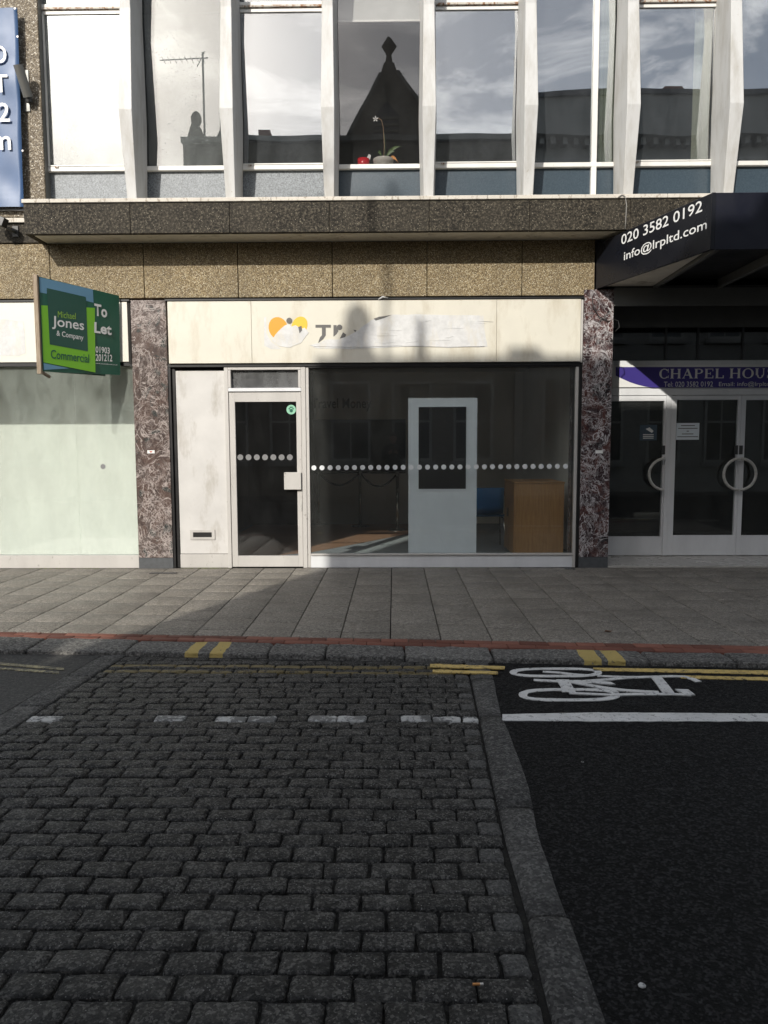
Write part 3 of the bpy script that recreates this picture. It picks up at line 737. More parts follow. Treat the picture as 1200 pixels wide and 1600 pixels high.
# windows bay by bay
YG = .13
ZR0, ZR1 = fp(600, 265, YG)[1], fp(600, 258, YG)[1]
ZT0 = fp(600, 18, YG)[1]; ZT1 = ZT0+.065
def window(k, x0, x1, kind, gm, sm, label):
    w = link('window', None, bld); w['label'] = label; w.location = -Vector(bld.location)
    f = MB(); fwid = .030; y0, y1 = YG-.03, YG+.04
    f.box(x0, x0+fwid, y0, y1, 4.065, 7.6); f.box(x1-fwid, x1, y0, y1, 4.065, 7.6)
    f.box(x0+fwid, x1-fwid, y0-.006, y1, ZR0, ZR1); f.box(x0+fwid, x1-fwid, y0+.004, y1, 4.066, 4.092)
    f.box(x0+fwid, x1-fwid, y0-.002, y1, 7.0, 7.05)
    f.obj('frame', M['frame'], w, bevel=.003)
    a, b = x0+fwid, x1-fwid
    MB().box(a, b, YG+.008, YG+.02, 4.093, ZR0-.002).obj('spandrel', sm, w)
    if kind == 'vent':
        MB().box(a, b, y0+.012, y1, ZT0, ZT1-.025).obj('rail', M['frame'], w, bevel=.003)
        MB().box(a, b, y0-.010, y0+.03, ZT1-.022, ZT1).obj('rail', M['rust'], w, bevel=.003)
        MB().box(a, b, YG-.002, YG+.004, ZR1+.002, ZT0-.002).obj('pane', gm, w)
        MB().box(a, b, YG-.002, YG+.004, ZT1+.04, 6.99).obj('pane', gm, w)
        MB().box(a, b, y0, y1, ZT1+.003, ZT1+.038).obj('rail', M['frame'], w, bevel=.003)
        c = MB(); c.box(a+.02, a+.022+.012, y0-.01, YG-.004, ZR1+.004, ZT0-.004); c.box(b-.034, b-.02, y0-.008, YG-.004, ZR1+.004, ZT0-.004); c.box(a+.034, b-.034, y0-.008, YG-.004, ZR1+.004, ZR1+.018)
        c.obj('casement', M['frame'], w, bevel=.002)
        MB().box(a+.10, a+.14, y0-.02, y0-.008, ZR1-.012, ZR1+.003).obj('catch', M['rust'], w)
    elif kind == 'split':
        xm = fp(928, 200, YG)[0]
        MB().box(xm-.03, xm+.03, y0-.004, y1, 4.093, 6.99).obj('mullion', M['frame'], w, bevel=.003)
        MB().box(a, xm-.031, YG-.002, YG+.004, ZR1+.002, 6.99).obj('pane', gm, w)
        MB().box(xm+.031, b, YG-.002, YG+.004, ZR1+.002, 6.99).obj('pane', gm, w)
    else:
        MB().box(a, b, YG-.002, YG+.004, ZR1+.002, 6.99).obj('pane', gm, w)
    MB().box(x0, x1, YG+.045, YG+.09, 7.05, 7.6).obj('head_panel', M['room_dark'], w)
    return w
FX = [X0+.003+1.085*k for k in range(-3, 6)]            # fin centre lines
def fin(xc):
    b = MB(); zs = [4.064, 5.02, 6.10, 7.04, 7.6]; ds = [.17, .31, .21, .31, .31]; ws = [.050, .072, .058, .072, .072]
    vs = []
    for z, d, w in zip(zs, ds, ws):
        wb = w+.028
        vs += [(xc-w, -d, z), (xc+w, -d, z), (xc+wb, YG-.032, z), (xc-wb, YG-.032, z)]
    fs = [(3, 2, 1, 0)]
    for i in range(len(zs)-1):
        for k in range(4): fs.append((i*4+k, i*4+(k+1) % 4, i*4+4+(k+1) % 4, i*4+4+k))
    n = (len(zs)-1)*4; fs.append((n, n+1, n+2, n+3))
    b.add(vs, fs); b.obj('fin', M['fin'], bld, bevel=.004)
for x in FX: fin(x)
wl = fp(66, 150, YG)[0]
bays = [(wl, FX[0]-.02, 'vent', 'glass_dirty', 'spandrel_sparkle', 'leftmost window whose pane is white with reflected sun'),
        (FX[0]+.02, FX[1]-.02, 'fixed', 'glass_speck', 'spandrel_sparkle', 'speckled dirty window reflecting an aerial'),
        (FX[1]+.02, FX[2]-.02, 'vent', 'glass_up', 'spandrel_sparkle', 'window reflecting pale cloud, third from the left'),
        (FX[2]+.02, FX[3]-.02, 'fixed', 'glass_plain', 'spandrel', 'dark window with an orchid and a red cup on its sill'),
        (FX[3]+.02, FX[4]-.02, 'vent', 'glass_up', 'spandrel', 'window with a rusty top rail right of the orchid window'),
        (FX[4]+.02, FX[5]-.02, 'split', 'glass_up', 'spandrel', 'window divided by a mullion beside an olive curtain'),
        (FX[5]+.02, FX[6]-.02, 'vent', 'glass_up', 'spandrel', 'window with a cream curtain at its right edge'),
        (FX[6]+.02, FX[7]-.02, 'fixed', 'glass_up', 'spandrel', 'window above the canopy at the right edge'),
        (FX[7]+.02, FX[8]-.02, 'vent', 'glass_up', 'spandrel', 'window outside the right edge of the picture')]
for k, (a, b, kind, gm, sm, lb) in enumerate(bays): window(k, a, b, kind, M[gm], M[sm], lb)
# dark reveal beside the first window
MB().box(fp(64, 150, 0)[0]+.002, wl-.001, .02, .2, 4.065, 7.6).obj('reveal', M['grey_metal'], bld)
# curtains and blind hang inside: things of their own
def curtain(x0, x1, z0, z1, y, mat, label, folds=6):
    b = MB(); n = folds*4; vs = []
    for k in range(n+1):
        x = x0+(x1-x0)*k/n; d = .018*math.sin(k/n*folds*2*math.pi)
        vs += [(x, y+d, z0), (x, y+d, z1)]
    for k in range(n+1): x, yy, _ = vs[2*k]; vs += [(x, yy+.004, z0), (x, yy+.004, z1)]
    o = 2*(n+1); fs = [(2*k, 2*k+2, 2*k+3, 2*k+1) for k in range(n)]+[(o+2*k+2, o+2*k, o+2*k+1, o+2*k+3) for k in range(n)]
    fs += [(0, 1, o+1, o), (2*n+1, 2*n, o+2*n, o+2*n+1)]
    b.add(vs, fs); return tag(b.obj('curtain', mat, smooth=True), label, 'curtain')
curtain(fp(936, 100, .2)[0], FX[5]-.06, ZR1, 7.0, .22, M['curtain_green'], 'olive green curtain behind the narrow pane right of the mullion', 3)
curtain(fp(1084, 100, .24)[0], FX[6]-.06, ZR1, 7.0, .24, M['curtain_cream'], 'cream curtain at the right side of a first floor window', 2)
zb = fp(590, 30, .2)[1]
bl = thing('roller_blind', 'pale roller blind pulled partly down behind the dark orchid window', 'blind', (FX[2]+.5, .22, zb))
MB().box(FX[2]+.07, FX[3]-.07, .215, .22, zb, 7.0).obj('cloth', M['blind'], bl); MB().box(FX[2]+.07, FX[3]-.07, .21, .228, zb-.02, zb-.001).obj('bottom_rail', M['frame'], bl)

# marble pillars
def pillar(x0, x1, mat, lb, zt):
    p = link('pillar', None, bld); p.location = Vector((0, 0, 0))-Vector(bld.location); p['label'] = lb
    MB().box(x0, x1, -.012, .60, .125, zt).obj('marble_cladding', mat, p, bevel=.003)
    MB().box(x0-.001, x1+.001, -.010, .60, -.02, .122).obj('plinth', M['plinth'], p, bevel=.003)
pillar(-2.988, -2.586, M['marble'], 'left pillar of brown veined marble', 3.075)
pillar(2.143, 2.478, M['marble_dark'], 'right pillar of dark purple marble with white veins', 3.16)
def sticker(px, py, mat, lb):
    x, z = fp(px, py, -.012); s = thing('wall_label', lb, 'label', (x, -.013, z))
    MB().box(x-.042, x+.042, -.0165, -.0125, z-.018, z+.018).obj('plate', M['ink_white'], s, bevel=.001)
    if mat:
        MB().prism([(x-.02, -.0167, z+.008), (x, -.0167, z-.012), (x+.02, -.0167, z+.008)], (0, -.0015, 0)).obj('mark', mat, s)
sticker(236, 706, flat('red_print', (.45, .06, .02)), 'small white label with a red mark on the left marble pillar')
sticker(936, 706, None, 'small plain white label on the right marble pillar')

# ================================================================== MAIN SHOPFRONT
shop = thing('shopfront', 'empty middle shop with cream fascia, white door and large dark window', 'shopfront', (-.2, 0, 0))
YF = -.03
def group_part(name, parent, lb=None):
    o = link(name, None, parent, lb)
    off = Vector((0, 0, 0)); w = parent
    while w is not None: off += w.location; w = w.parent
    o.location = -off; return o
fas = group_part('fascia', shop, 'cream fascia with a torn orange heart logo')
fx = [-2.562, fp(393, 520, YF)[0], fp(776, 520, YF)[0], 2.108]
for a, b in zip(fx, fx[1:]):
    MB().box(a+.0015, b-.0015, YF, .05, 2.362, 3.055).obj('fascia_panel', M['cream'], fas, bevel=.002)
MB().box(2.112, 2.135, YF+.01, .05, 2.352, 3.058).obj('trim', M['alu'], fas, bevel=.002)
MB().box(-2.585, 2.14, YF-.012, .04, 3.060, 3.078).obj('trim', M['black'], fas)
MB().box(-2.580, 2.135, YF+.025, .06, 2.325, 2.358).obj('trim', M['black'], fas)
# what is left of the sign: torn vinyl, heart and letters
def blob(pts, amp=1.2, sub=3):
    out = []
    for k in range(len(pts)):
        a, b = pts[k], pts[(k+1) % len(pts)]
        for s in range(sub): t = s/sub; out.append((a[0]+(b[0]-a[0])*t+random.uniform(-amp, amp)*.5, a[1]+(b[1]-a[1])*t+random.uniform(-amp, amp)*.5))
    return out
def petal(cx, cy, rx, ry, rot):
    pts = []
    for k in range(22):
        t = 2*math.pi*k/22; x, y = rx*math.cos(t), ry*math.sin(t)
        pts.append((cx+x*math.cos(rot)-y*math.sin(rot), cy+x*math.sin(rot)+y*math.cos(rot)))
    return pts
fl_poly(petal(435, 513, 15, 18, -.35), YF, .002, 'heart_lobe', M['orange'], fas)
fl_poly(petal(468, 509, 12, 15, .45), YF, .002, 'heart_lobe', M['yellow_o'], fas)
fl_poly(blob([(430, 524), (440, 512), (450, 506), (456, 510), (462, 508), (470, 514), (476, 512), (482, 520), (470, 536), (452, 543), (436, 541), (424, 532)], .8, 2), YF-.002, .002, 'torn_vinyl', M['vinyl'], fas)
fl_poly(disc_pts(452, 501, 4.6), YF-.004, .002, 'logo_dot', M['ink_grey'], fas)
fl_poly([(466, 511), (471, 509), (472, 516), (468, 521)], YF-.004, .002, 'logo_fragment', M['ink_grey'], fas)
fl_poly([(493, 507.5), (517, 507.5), (517, 512), (509, 512), (509, 524), (505, 530), (497, 536), (500, 527), (503, 524), (503, 512), (493, 512)], YF, .002, 'lettering', M['ink_grey'], fas)
fl_poly([(521, 508), (526, 508), (526, 512), (529, 517), (526, 522), (521, 526)], YF, .002, 'lettering', M['ink_grey'], fas)
fl_poly(disc_pts(530.5, 511.5, 4.4), YF, .0025, 'logo_dot', M['ink_grey'], fas)
fl_poly([(536, 519), (541, 523), (539, 527), (531, 529)], YF, .002, 'lettering', M['ink_grey'], fas)
fl_poly([(552, 515), (557, 516), (555, 519)], YF, .002, 'lettering', M['ink_grey'], fas)
fl_poly([(584, 498), (592, 495), (600, 494), (612, 492), (600, 497), (590, 500), (587, 501)], YF-.003, .002, 'lettering', M['ink_grey'], fas)
fl_poly(blob([(484, 540), (497, 536), (510, 531), (530, 530), (545, 524), (560, 516), (580, 500), (612, 492), (660, 491), (755, 493), (757, 512), (761, 542), (700, 543), (640, 541), (560, 545), (500, 545)], 1.2, 4), YF, .003, 'torn_vinyl', M['vinyl'], fas)
fl_poly(blob([(413, 496), (416, 495), (416, 520), (424, 534), (440, 545), (424, 546), (413, 540)], .8, 2), YF, .001, 'torn_vinyl', M['vinyl'], fas)
# creases on the torn vinyl
for k in range(14):
    a = random.uniform(570, 735); b_ = random.uniform(500, 538); l = random.uniform(12, 40)
    pts = [(a, b_), (a+l*.5, b_-random.uniform(-2, 3)), (a+l, b_+random.uniform(-2, 2))]
    q = [fp(u, v, YF-.003) for u, v in pts]; MB().path([(x, YF-.0032, z) for x, z in q], [.0008, .003, .0008], 6).obj('crease', M['vinyl'], fas, smooth=True)
q = [fp(u, v, YF-.003) for u, v in ((490, 541), (560, 542), (620, 540), (700, 542), (757, 541))]
MB().path([(x, YF-.0035, z) for x, z in q], .004, 6).obj('crease', M['vinyl'], fas, smooth=True)
q = fp(598, 470, YF)
MB().path([(q[0]-.05, YF-.01, 3.06), (q[0], YF-.016, 3.085), (q[0]+.06, YF-.01, 3.075)], [.004, .014, .006], 6).obj('torn_vinyl', M['vinyl'], fas, smooth=True)

# frame members
YW = .035
def F(x0, x1, z0, z1, y0=YW-.03, y1=YW+.03, name='frame', mat='alu', parent=None, bevel=.003):
    return MB().box(x0, x1, y0, y1, z0, z1).obj(name, M[mat], parent or shop, bevel=bevel)
# dark posts beside the left pillar
F(-2.584, -2.555, 0, 2.33, -.0, .5, 'dark_post', 'black'); F(-2.553, -2.512, 0, 2.31, .03, .5, 'dark_post', 'black')
# stained panel with letter slot
sp_ = group_part('side_panel', shop, 'stained off-white side panel with a letter slot')
MB().box(-2.510, -1.945, YW+.004, YW+.03, .165, 2.285).obj('panel', M['greypanel'], sp_, bevel=.002)
MB().box(-2.510, -1.945, YW-.01, YW+.03, 0.0, .160).obj('kick_panel', M['alu'], sp_, bevel=.003)
x0, z1 = fp(297, 828, YW); x1, z0 = fp(336, 843, YW)
b = MB(); b.box(x0, x1, YW-.008, YW+.0035, z0, z0+.028); b.box(x0, x1, YW-.008, YW+.0035, z1-.028, z1); b.box(x0, x0+.035, YW-.008, YW+.0035, z0+.028, z1-.028); b.box(x1-.035, x1, YW-.008, YW+.0035, z0+.028, z1-.028)
b.obj('letter_plate', M['alu'], sp_); MB().box(x0+.035, x1-.035, YW, YW+.0036, z0+.028, z1-.028).obj('slot', M['black'], sp_)
F(-1.944, -1.900, 0, 2.32); F(-1.062, -1.012, 0, 2.32); F(-1.010, -.975, 0, 2.32, YW-.02, YW+.03, mat='alu')
# louvre over the door
lv = group_part('louvre', shop, 'glass louvre above the door')
F(-1.899, -1.063, 2.045, 2.085, parent=lv, name='rail', mat='alu_white'); F(-1.899, -1.063, 2.29, 2.32, parent=lv, name='rail')
F(-1.899, -1.868, 2.087, 2.288, parent=lv, name='jamb'); F(-1.094, -1.063, 2.087, 2.288, parent=lv, name='jamb')
M['slat'] = glass('louvre_glass', .22, (.55, .56, .56), tint=(.4, .4, .4))
for k in range(2):
    z = 2.09+k*.10; b = MB(); b.prism([(-1.866, YW+.03, z), (-1.866, YW+.012, z+.102), (-1.866, YW+.018, z+.102), (-1.866, YW+.036, z)], (.77, 0, 0)); b.obj('slat', M['slat'], lv)
# the door
dr = group_part('door', shop, 'white aluminium door with a dark glass pane')
dx0, dx1 = -1.895, -1.066; gz0, gz1 = fp(420, 868, YW)[1], fp(420, 628, YW)[1]; gx0, gx1 = -1.828, -1.122
b = MB(); y0, y1 = YW-.018, YW+.025
b.box(dx0, gx0, y0, y1, .012, 2.035); b.box(gx1, dx1, y0, y1, .012, 2.035); b.box(gx0, gx1, y0, y1, gz1, 2.035); b.box(gx0, gx1, y0, y1, .012, gz0)
b.obj('door_frame', M['alu'], dr, bevel=.002)
MB().box(gx0+.001, gx1-.001, YW, YW+.006, gz0+.001, gz1-.001).obj('pane', M['glass_door'], dr)
x0, z1 = fp(444, 738, YW-.04); x1, z0 = fp(471, 765, YW-.04)
MB().box(x0, x1, YW-.06, YW-.019, z0, z1).obj('handle_plate', M['alu'], dr, bevel=.004)
x0, z1 = fp(470, 782, y0); MB().box(x0-.004, x0+.014, y0-.006, y0-.0005, z1-.12, z1).obj('lock', M['pull'], dr, bevel=.001)
for px in range(7):
    x, z = fp(375.5+px*12.9, 714.5, YW); MB().prism([(x+.034*math.cos(t), YW-.0005, z+.034*math.sin(t)) for t in [2*math.pi*i/20 for i in range(20)]], (0, -.0015, 0)).obj('dot', M['dotgrey'] if 'dotgrey' in M else M.setdefault('dotgrey', flat('grey_dot_vinyl', (.20, .20, .20))), dr)
x, z = fp(455, 640, YW-.002)
MB().prism([(x+.055*math.cos(t), YW-.0005, z+.055*math.sin(t)) for t in [2*math.pi*i/24 for i in range(24)]], (0, -.0015, 0)).obj('paw_sticker', M['sticker_green'], dr)
for (dx, dz, r) in ((0, -.012, .020), (-.022, .010, .009), (-.009, .026, .009), (.009, .026, .009), (.022, .010, .009)):
    MB().prism([(x+dx+r*math.cos(t), YW-.0025, z+dz+r*math.sin(t)) for t in [2*math.pi*i/12 for i in range(12)]], (0, -.001, 0)).obj('paw_mark', M['g_dark'], dr)
# the display window
dw = group_part('display_window', shop, 'large single pane display window with a line of white dots')
GXL, GXR = -.972, 2.072; GZ0, GZ1 = .168, 2.305
MB().box(GXL, GXR, YW, YW+.008, GZ0, GZ1).obj('pane', M['glass'], dw)
F(-.974, 2.12, GZ1+.001, 2.33, parent=dw, name='head', mat='black')
F(GXR+.001, 2.105, .0, GZ1, parent=dw, mat='alu'); F(2.107, 2.142, .0, 2.33, .0, .3, parent=dw, name='dark_post', mat='black')
MB().box(-.974, GXR, YW-.035, YW+.05, .145, .165).obj('sill', M['alu'], dw, bevel=.003)
MB().box(-.974, GXR, YW-.02, YW+.05, .0, .144).obj('stall_riser', M['alu_white'], dw, bevel=.003)
M['dot'] = flat('white_dot_vinyl', (.72, .74, .74))
nd = 32
for k in range(nd):
    px = 490.5+k*12.68
    if px > 884: break
    x, z = fp(px, 731-2.5*k/nd, YW); MB().prism([(x+.029*math.cos(t), YW-.0005, z+.029*math.sin(t)) for t in [2*math.pi*i/20 for i in range(20)]], (0, -.0015, 0)).obj('dot', M['dot'], dw)

# ------------------------------------------------------------------ inside the shop
structure(MB().box(-5.6, 2.40, .09, 5.9, .0, .02).obj('floor', M['carpet']))
fa, fb_ = gp(487, 863, .02), gp(640, 834, .02); fk = (fb_[1]-fa[1])/(fb_[0]-fa[0])
structure(MB().prism([(-2.5, max(.2, fa[1]+fk*(-2.5-fa[0])), .0205), (fa[0], fa[1], .0205), (1.1, fa[1]+fk*(1.1-fa[0]), .0205), (1.1, 4.65, .0205), (-2.5, 4.65, .0205)], (0, 0, .004)).obj('floor', M['floor_wood']))
structure(MB().box(-5.6, 2.42, .09, 5.9, 2.72, 2.9).obj('ceiling', M['room']))
structure(MB().box(2.30, 2.42, .605, 5.9, .02, 2.72).obj('wall', M['wall_white']))
structure(MB().box(2.145, 2.42, .57, .60, .02, 2.72).obj('wall', M['wall_white']))
structure(MB().box(-2.75, -2.60, .61, 5.9, .02, 2.72).obj('wall', M['room_dark']))  # coloured dark, the shade seen through the door put into the wall
structure(MB().box(-2.6, 2.3, .10, .16, 2.40, 2.72).obj('wall', M['room']))
BY = 4.75
wall = MB(); a0, b0 = fp(484, 737, BY); a1, b1 = fp(634, 655, BY)
wall.box(-2.6, a1, BY, BY+.1, .02, b0); wall.box(-2.6, a1, BY, BY+.1, b1, 2.72); wall.box(a1, 2.3, BY, BY+.1, .02, 2.72)
w_ = structure(wall.obj('wall', M['wall_white']))
structure(MB().box(-2.599, -1.42, BY-.17, BY-.125, .021, 2.715).obj('wall', M['room_dark']))  # added dark panel standing in for the unlit corner behind the door
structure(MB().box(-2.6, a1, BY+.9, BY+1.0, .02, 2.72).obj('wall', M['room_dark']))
ct = thing('counter', 'long white counter front below the dark serving opening', 'counter', (-1, BY, 0))
MB().box(-2.6, a1, BY-.12, BY-.001, b0-.03, b0).obj('worktop', M['black'], ct, bevel=.003)
MB().box(-2.6, a1-.02, BY-.05, BY-.001, .02, b0-.031).obj('front_panel', M['wall_white'], ct)
text = fl_text('Travel Money', 487, 622, 580, 643, BY-.001, M['ink_grey'], w_, .012, name='lettering')
# ceiling lights
for px in (569, 707, 799):
    x, z = fp(px, 587, 2.6); cl = thing('ceiling_lamp', {569: 'unlit round ceiling lamp, left of three inside the shop', 707: 'unlit round ceiling lamp above the white panel door', 799: 'unlit round ceiling lamp, right of three inside the shop'}[px], 'lamp', (x, 2.6, 2.72), 'ceiling lamps inside the shop')
    MB().lathe((x, 2.6, 2.66), [(.05, 0), (.075, .02), (.08, .055)], 16).obj('cover', M['lamp'], cl, smooth=True); MB().lathe((x, 2.6, 2.716), [(.09, 0), (.09, .0035)], 16).obj('rim', M['alu_white'], cl)
# queue posts with ropes
PP = []
for px, py, lb in ((498, 820, 'chrome queue post nearest the door'), (563, 823, 'middle chrome queue post of three behind the window'), (621, 829, 'chrome queue post beside the white panel door')):
    x, y = gp(px, py, .02); p = thing('queue_post', lb, 'queue post', (x, y, .02), 'queue posts inside the shop'); PP.append((x, y))
    MB().lathe((x, y, .02), [(.165, 0), (.165, .012), (.12, .028), (.04, .04), (.028, .06)], 24).obj('base', M['steel'], p, smooth=True)
    MB().tube((x, y, .06), (x, y, .93), .024, n=14).obj('pole', M['steel'], p, smooth=True)
    MB().lathe((x, y, .93), [(.030, 0), (.034, .015), (.034, .05), (.02, .062)], 14).obj('cap', M['steel'], p, smooth=True)
for (a, b), lb in zip(zip(PP, PP[1:]), ('black sagging rope between the two posts nearest the door', 'black sagging rope between the middle post and the right post')):
    pts = []
    for k in range(15):
        t = k/14; pts.append((a[0]+(b[0]-a[0])*(.04+.92*t), a[1]+(b[1]-a[1])*(.04+.92*t), .94-.20*(1-(2*t-1)**2)))
    tag(MB().path(pts, .017, 8).obj('rope', M['rope'], smooth=True), lb, 'rope')
# white panel door standing behind the glass
wb = thing('panel_door', 'white door leaf with a dark upper pane standing behind the shop window', 'door', (.57, .2, .02))
yb = .16; (bx0, bz1), (bx1, bz0) = fp(638, 622, yb), fp(744, 866, yb); (hx0, hz1), (hx1, hz0) = fp(654, 636, yb), fp(728, 764, yb); bz0 = .02
b = MB(); b.box(bx0, hx0, yb, yb+.04, bz0, bz1); b.box(hx1, bx1, yb, yb+.04, bz0, bz1); b.box(hx0, hx1, yb, yb+.04, hz1, bz1); b.box(hx0, hx1, yb, yb+.04, bz0, hz0)
b.obj('leaf', M['white_board'], wb)
MB().box(hx0+.001, hx1-.001, yb+.012, yb+.02, hz0+.001, hz1-.001).obj('pane', simple('black_gloss_pane', (.008, .008, .01), .12), wb)
b = MB(); b.box(hx0-.012, hx0, yb-.006, yb-.0005, hz0-.012, hz1+.012); b.box(hx1, hx1+.012, yb-.006, yb-.0005, hz0-.012, hz1+.012); b.box(hx0, hx1, yb-.006, yb-.0005, hz1, hz1+.012); b.box(hx0, hx1, yb-.006, yb-.0005, hz0-.012, hz0)
b.obj('beading', M['white_board'], wb)
# cabinet
cbx0, cbz1 = fp(806, 753, .62); cbx1, _ = fp(882, 753, .62); cbx1 = min(cbx1, 2.28)
cab = thing('cabinet', 'low oak cabinet seen from its side behind the right end of the window', 'cabinet', ((cbx0+cbx1)/2, .9, .02))
MB().box(cbx0, cbx1, .62, 1.42, .05, cbz1-.022).obj('carcass', M['oak'], cab, bevel=.002)
MB().box(cbx0-.022, cbx1+.005, .61, 1.44, cbz1-.021, cbz1).obj('top', M['oak'], cab, bevel=.003)
MB().box(cbx0+.02, cbx1-.02, .66, 1.38, .02, .049).obj('plinth', M['black'], cab)
for k in range(2):
    MB().box(cbx0-.02, cbx0-.002, .63+k*.395, .63+k*.395+.385, .06, cbz1-.03).obj('cabinet_door', M['oak'], cab, bevel=.002)
    MB().tube((cbx0-.035, .98+k*.085, .50), (cbx0-.035, .98+k*.085, .62), .006, n=8).obj('handle', M['steel'], cab)
# blue chair, seen from behind
(cx0, cz1), (cx1, cz0) = fp(735, 757, 1.35), fp(790, 812, 1.35)
chx, chy = (cx0+cx1)/2, 1.35
ch = thing('chair', 'blue plastic stacking chair with thin metal legs beside the oak cabinet', 'chair', (chx, chy+.2, .02))
def shell(pts, th, wid, name):
    b = MB(); n = len(pts); nx = 6; vs = []
    for s in (0, th):
        for (y, z, c) in pts:
            for k in range(nx+1):
                u = k/nx*2-1; vs.append((chx+u*wid/2*(1-c*.08), y+s*.6-.03*(1-u*u)*c, z+s*.8))
    m_ = nx+1; fs = []
    for s in range(2):
        o = s*n*m_
        for i in range(n-1):
            for k in range(nx):
                f = (o+i*m_+k, o+i*m_+k+1, o+(i+1)*m_+k+1, o+(i+1)*m_+k); fs.append(f if s == 0 else f[::-1])
    o = n*m_
    for i in range(n-1): fs += [(i*m_, (i+1)*m_, o+(i+1)*m_, o+i*m_), (i*m_+nx, o+i*m_+nx, o+(i+1)*m_+nx, (i+1)*m_+nx)]
    for k in range(nx): fs += [(k, o+k, o+k+1, k+1), ((n-1)*m_+k, (n-1)*m_+k+1, o+(n-1)*m_+k+1, o+(n-1)*m_+k)]
    return b.add(vs, fs).obj(name, M['blue_plastic'], ch, smooth=True)
shell([(chy+.06, .50, 1), (chy+.02, .60, 1), (chy, .72, 1), (chy-.02, .85, 1)], .012, .46, 'backrest')
shell([(chy+.06, .485, 0), (chy+.12, .455, 0), (chy+.30, .45, 0), (chy+.46, .46, 0)], .012, .46, 'seat')
for sx in (-1, 1):
    MB().path([(chx+sx*.20, chy+.10, .45), (chx+sx*.215, chy+.05, .44), (chx+sx*.25, chy-.04, .02)], .010, 8).obj('leg', M['steel'], ch, smooth=True)
    MB().path([(chx+sx*.20, chy+.36, .45), (chx+sx*.22, chy+.42, .43), (chx+sx*.24, chy+.50, .02)], .010, 8).obj('leg', M['steel'], ch, smooth=True)
tb = thing('desk', 'dark wooden desk in the dim back right of the shop', 'desk', (1.2, 2.4, .02))
MB().box(.75, 2.2, 2.1, 2.8, .70, .73).obj('top', M['oak'], tb, bevel=.003)
for x, y in ((.8, 2.15), (2.12, 2.15), (.8, 2.72), (2.12, 2.72)): MB().box(x-.025, x+.025, y-.025, y+.025, .02, .699).obj('leg', M['black'], tb)
# ================================================================== LEFT SHOPFRONT
ls = thing('shopfront', 'left shop with pale fascia and a wide window backed by pale green board', 'shopfront', (-4, 0, 0))
MB().box(-5.6, -3.020, YF, .05, 2.385, 3.052).obj('fascia_panel', M['cream_left'], ls, bevel=.002)
MB().box(-5.6, -2.99, YF-.012, .04, 3.060, 3.078).obj('trim', M['black'], ls)
MB().box(-3.018, -2.992, YF+.01, .05, 2.36, 3.055).obj('trim', M['dark'], ls)
MB().box(-5.6, -2.99, YF+.015, .06, 2.340, 2.383).obj('trim', M['black'], ls)
fl_poly(blob([(-8, 500), (8, 499), (36, 503), (39, 520), (40, 552), (30, 556), (-8, 555)], 1, 3), YF, .002, 'torn_vinyl', M['vinyl'], ls)
M['glass_left'] = glass('left_shop_glass', .10, (.66, .72, .66), tint=(.965, .98, .965))
MB().box(-5.55, -2.991, YW, YW+.008, .155, 2.338).obj('pane', M['glass_left'], ls)
MB().box(-5.6, -2.991, YW-.03, YW+.04, .0, .150).obj('stall_riser', M['alu'], ls, bevel=.003)
x, z = fp(161, 729, YW); MB().prism([(x+.03*math.cos(t), YW-.0005, z+.03*math.sin(t)) for t in [2*math.pi*i/20 for i in range(20)]], (0, -.0015, 0)).obj('dot', M['dotgrey'], ls)
hb = thing('hoarding', 'pale green board filling the left shop window behind the glass', 'board', (-4, 1.0, 0))
for a, b in ((-5.6, -4.1), (-4.098, -2.76)): MB().box(a, b, 1.0, 1.03, .02, 2.718).obj('panel', M['board'], hb)

# ================================================================== RIGHT ENTRANCE
YE = .80
ent = thing('office_entrance', 'recessed entrance with glazed double doors under a purple sign at the right', 'entrance', (3.6, YE, 0))
def ef(px, py, y=YE): return fp(px, py, y)
zb0 = .025
structure(MB().box(2.480, 6.8, -.005, .86, -.02, .018).obj('entrance_floor', M['thresh'], bevel=.003))
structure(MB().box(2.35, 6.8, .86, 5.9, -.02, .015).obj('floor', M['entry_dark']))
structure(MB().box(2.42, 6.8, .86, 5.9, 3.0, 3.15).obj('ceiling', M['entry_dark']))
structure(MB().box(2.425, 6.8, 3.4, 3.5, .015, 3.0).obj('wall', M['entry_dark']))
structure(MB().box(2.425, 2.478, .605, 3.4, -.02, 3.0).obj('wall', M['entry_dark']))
dzt = ef(1000, 618)[1]; st = ef(1000, 606)[1]
def door(x0, x1, lb, hinge_side, glass_px):
    d = group_part('door', ent, lb); (ga, gt), (gb, gbm) = ef(glass_px[0], glass_px[2]), ef(glass_px[1], glass_px[3])
    b = MB(); y0, y1 = YE-.02, YE+.025
    b.box(x0, ga, y0, y1, zb0, dzt-.005); b.box(gb, x1, y0, y1, zb0, dzt-.005); b.box(ga, gb, y0, y1, gt, dzt-.005); b.box(ga, gb, y0, y1, zb0, gbm)
    b.obj('door_frame', M['alu_white'], d, bevel=.002)
    MB().box(ga+.001, gb-.001, YE, YE+.008, gbm+.001, gt-.001).obj('pane', M['glass'], d)
    return d
xa = ef(1038, 700)[0]; xb = ef(1044, 700)[0]; xc = ef(1154.5, 700)[0]
dL = door(2.482, xa, 'left glazed door beside the dark marble pillar', 0, (950, 1031, 627, 838))
dM = door(xb+.012, xc-.002, 'middle glazed door with a paper notice', 0, (1057, 1145, 625, 836))
dR = door(xc+.002, xc+(xc-xb), 'right glazed door cut by the picture edge', 0, (1165, 1248, 625, 836))
MB().box(xa+.002, xb+.010, YE-.035, YE+.04, zb0, dzt).obj('post', M['alu_white'], ent, bevel=.003)
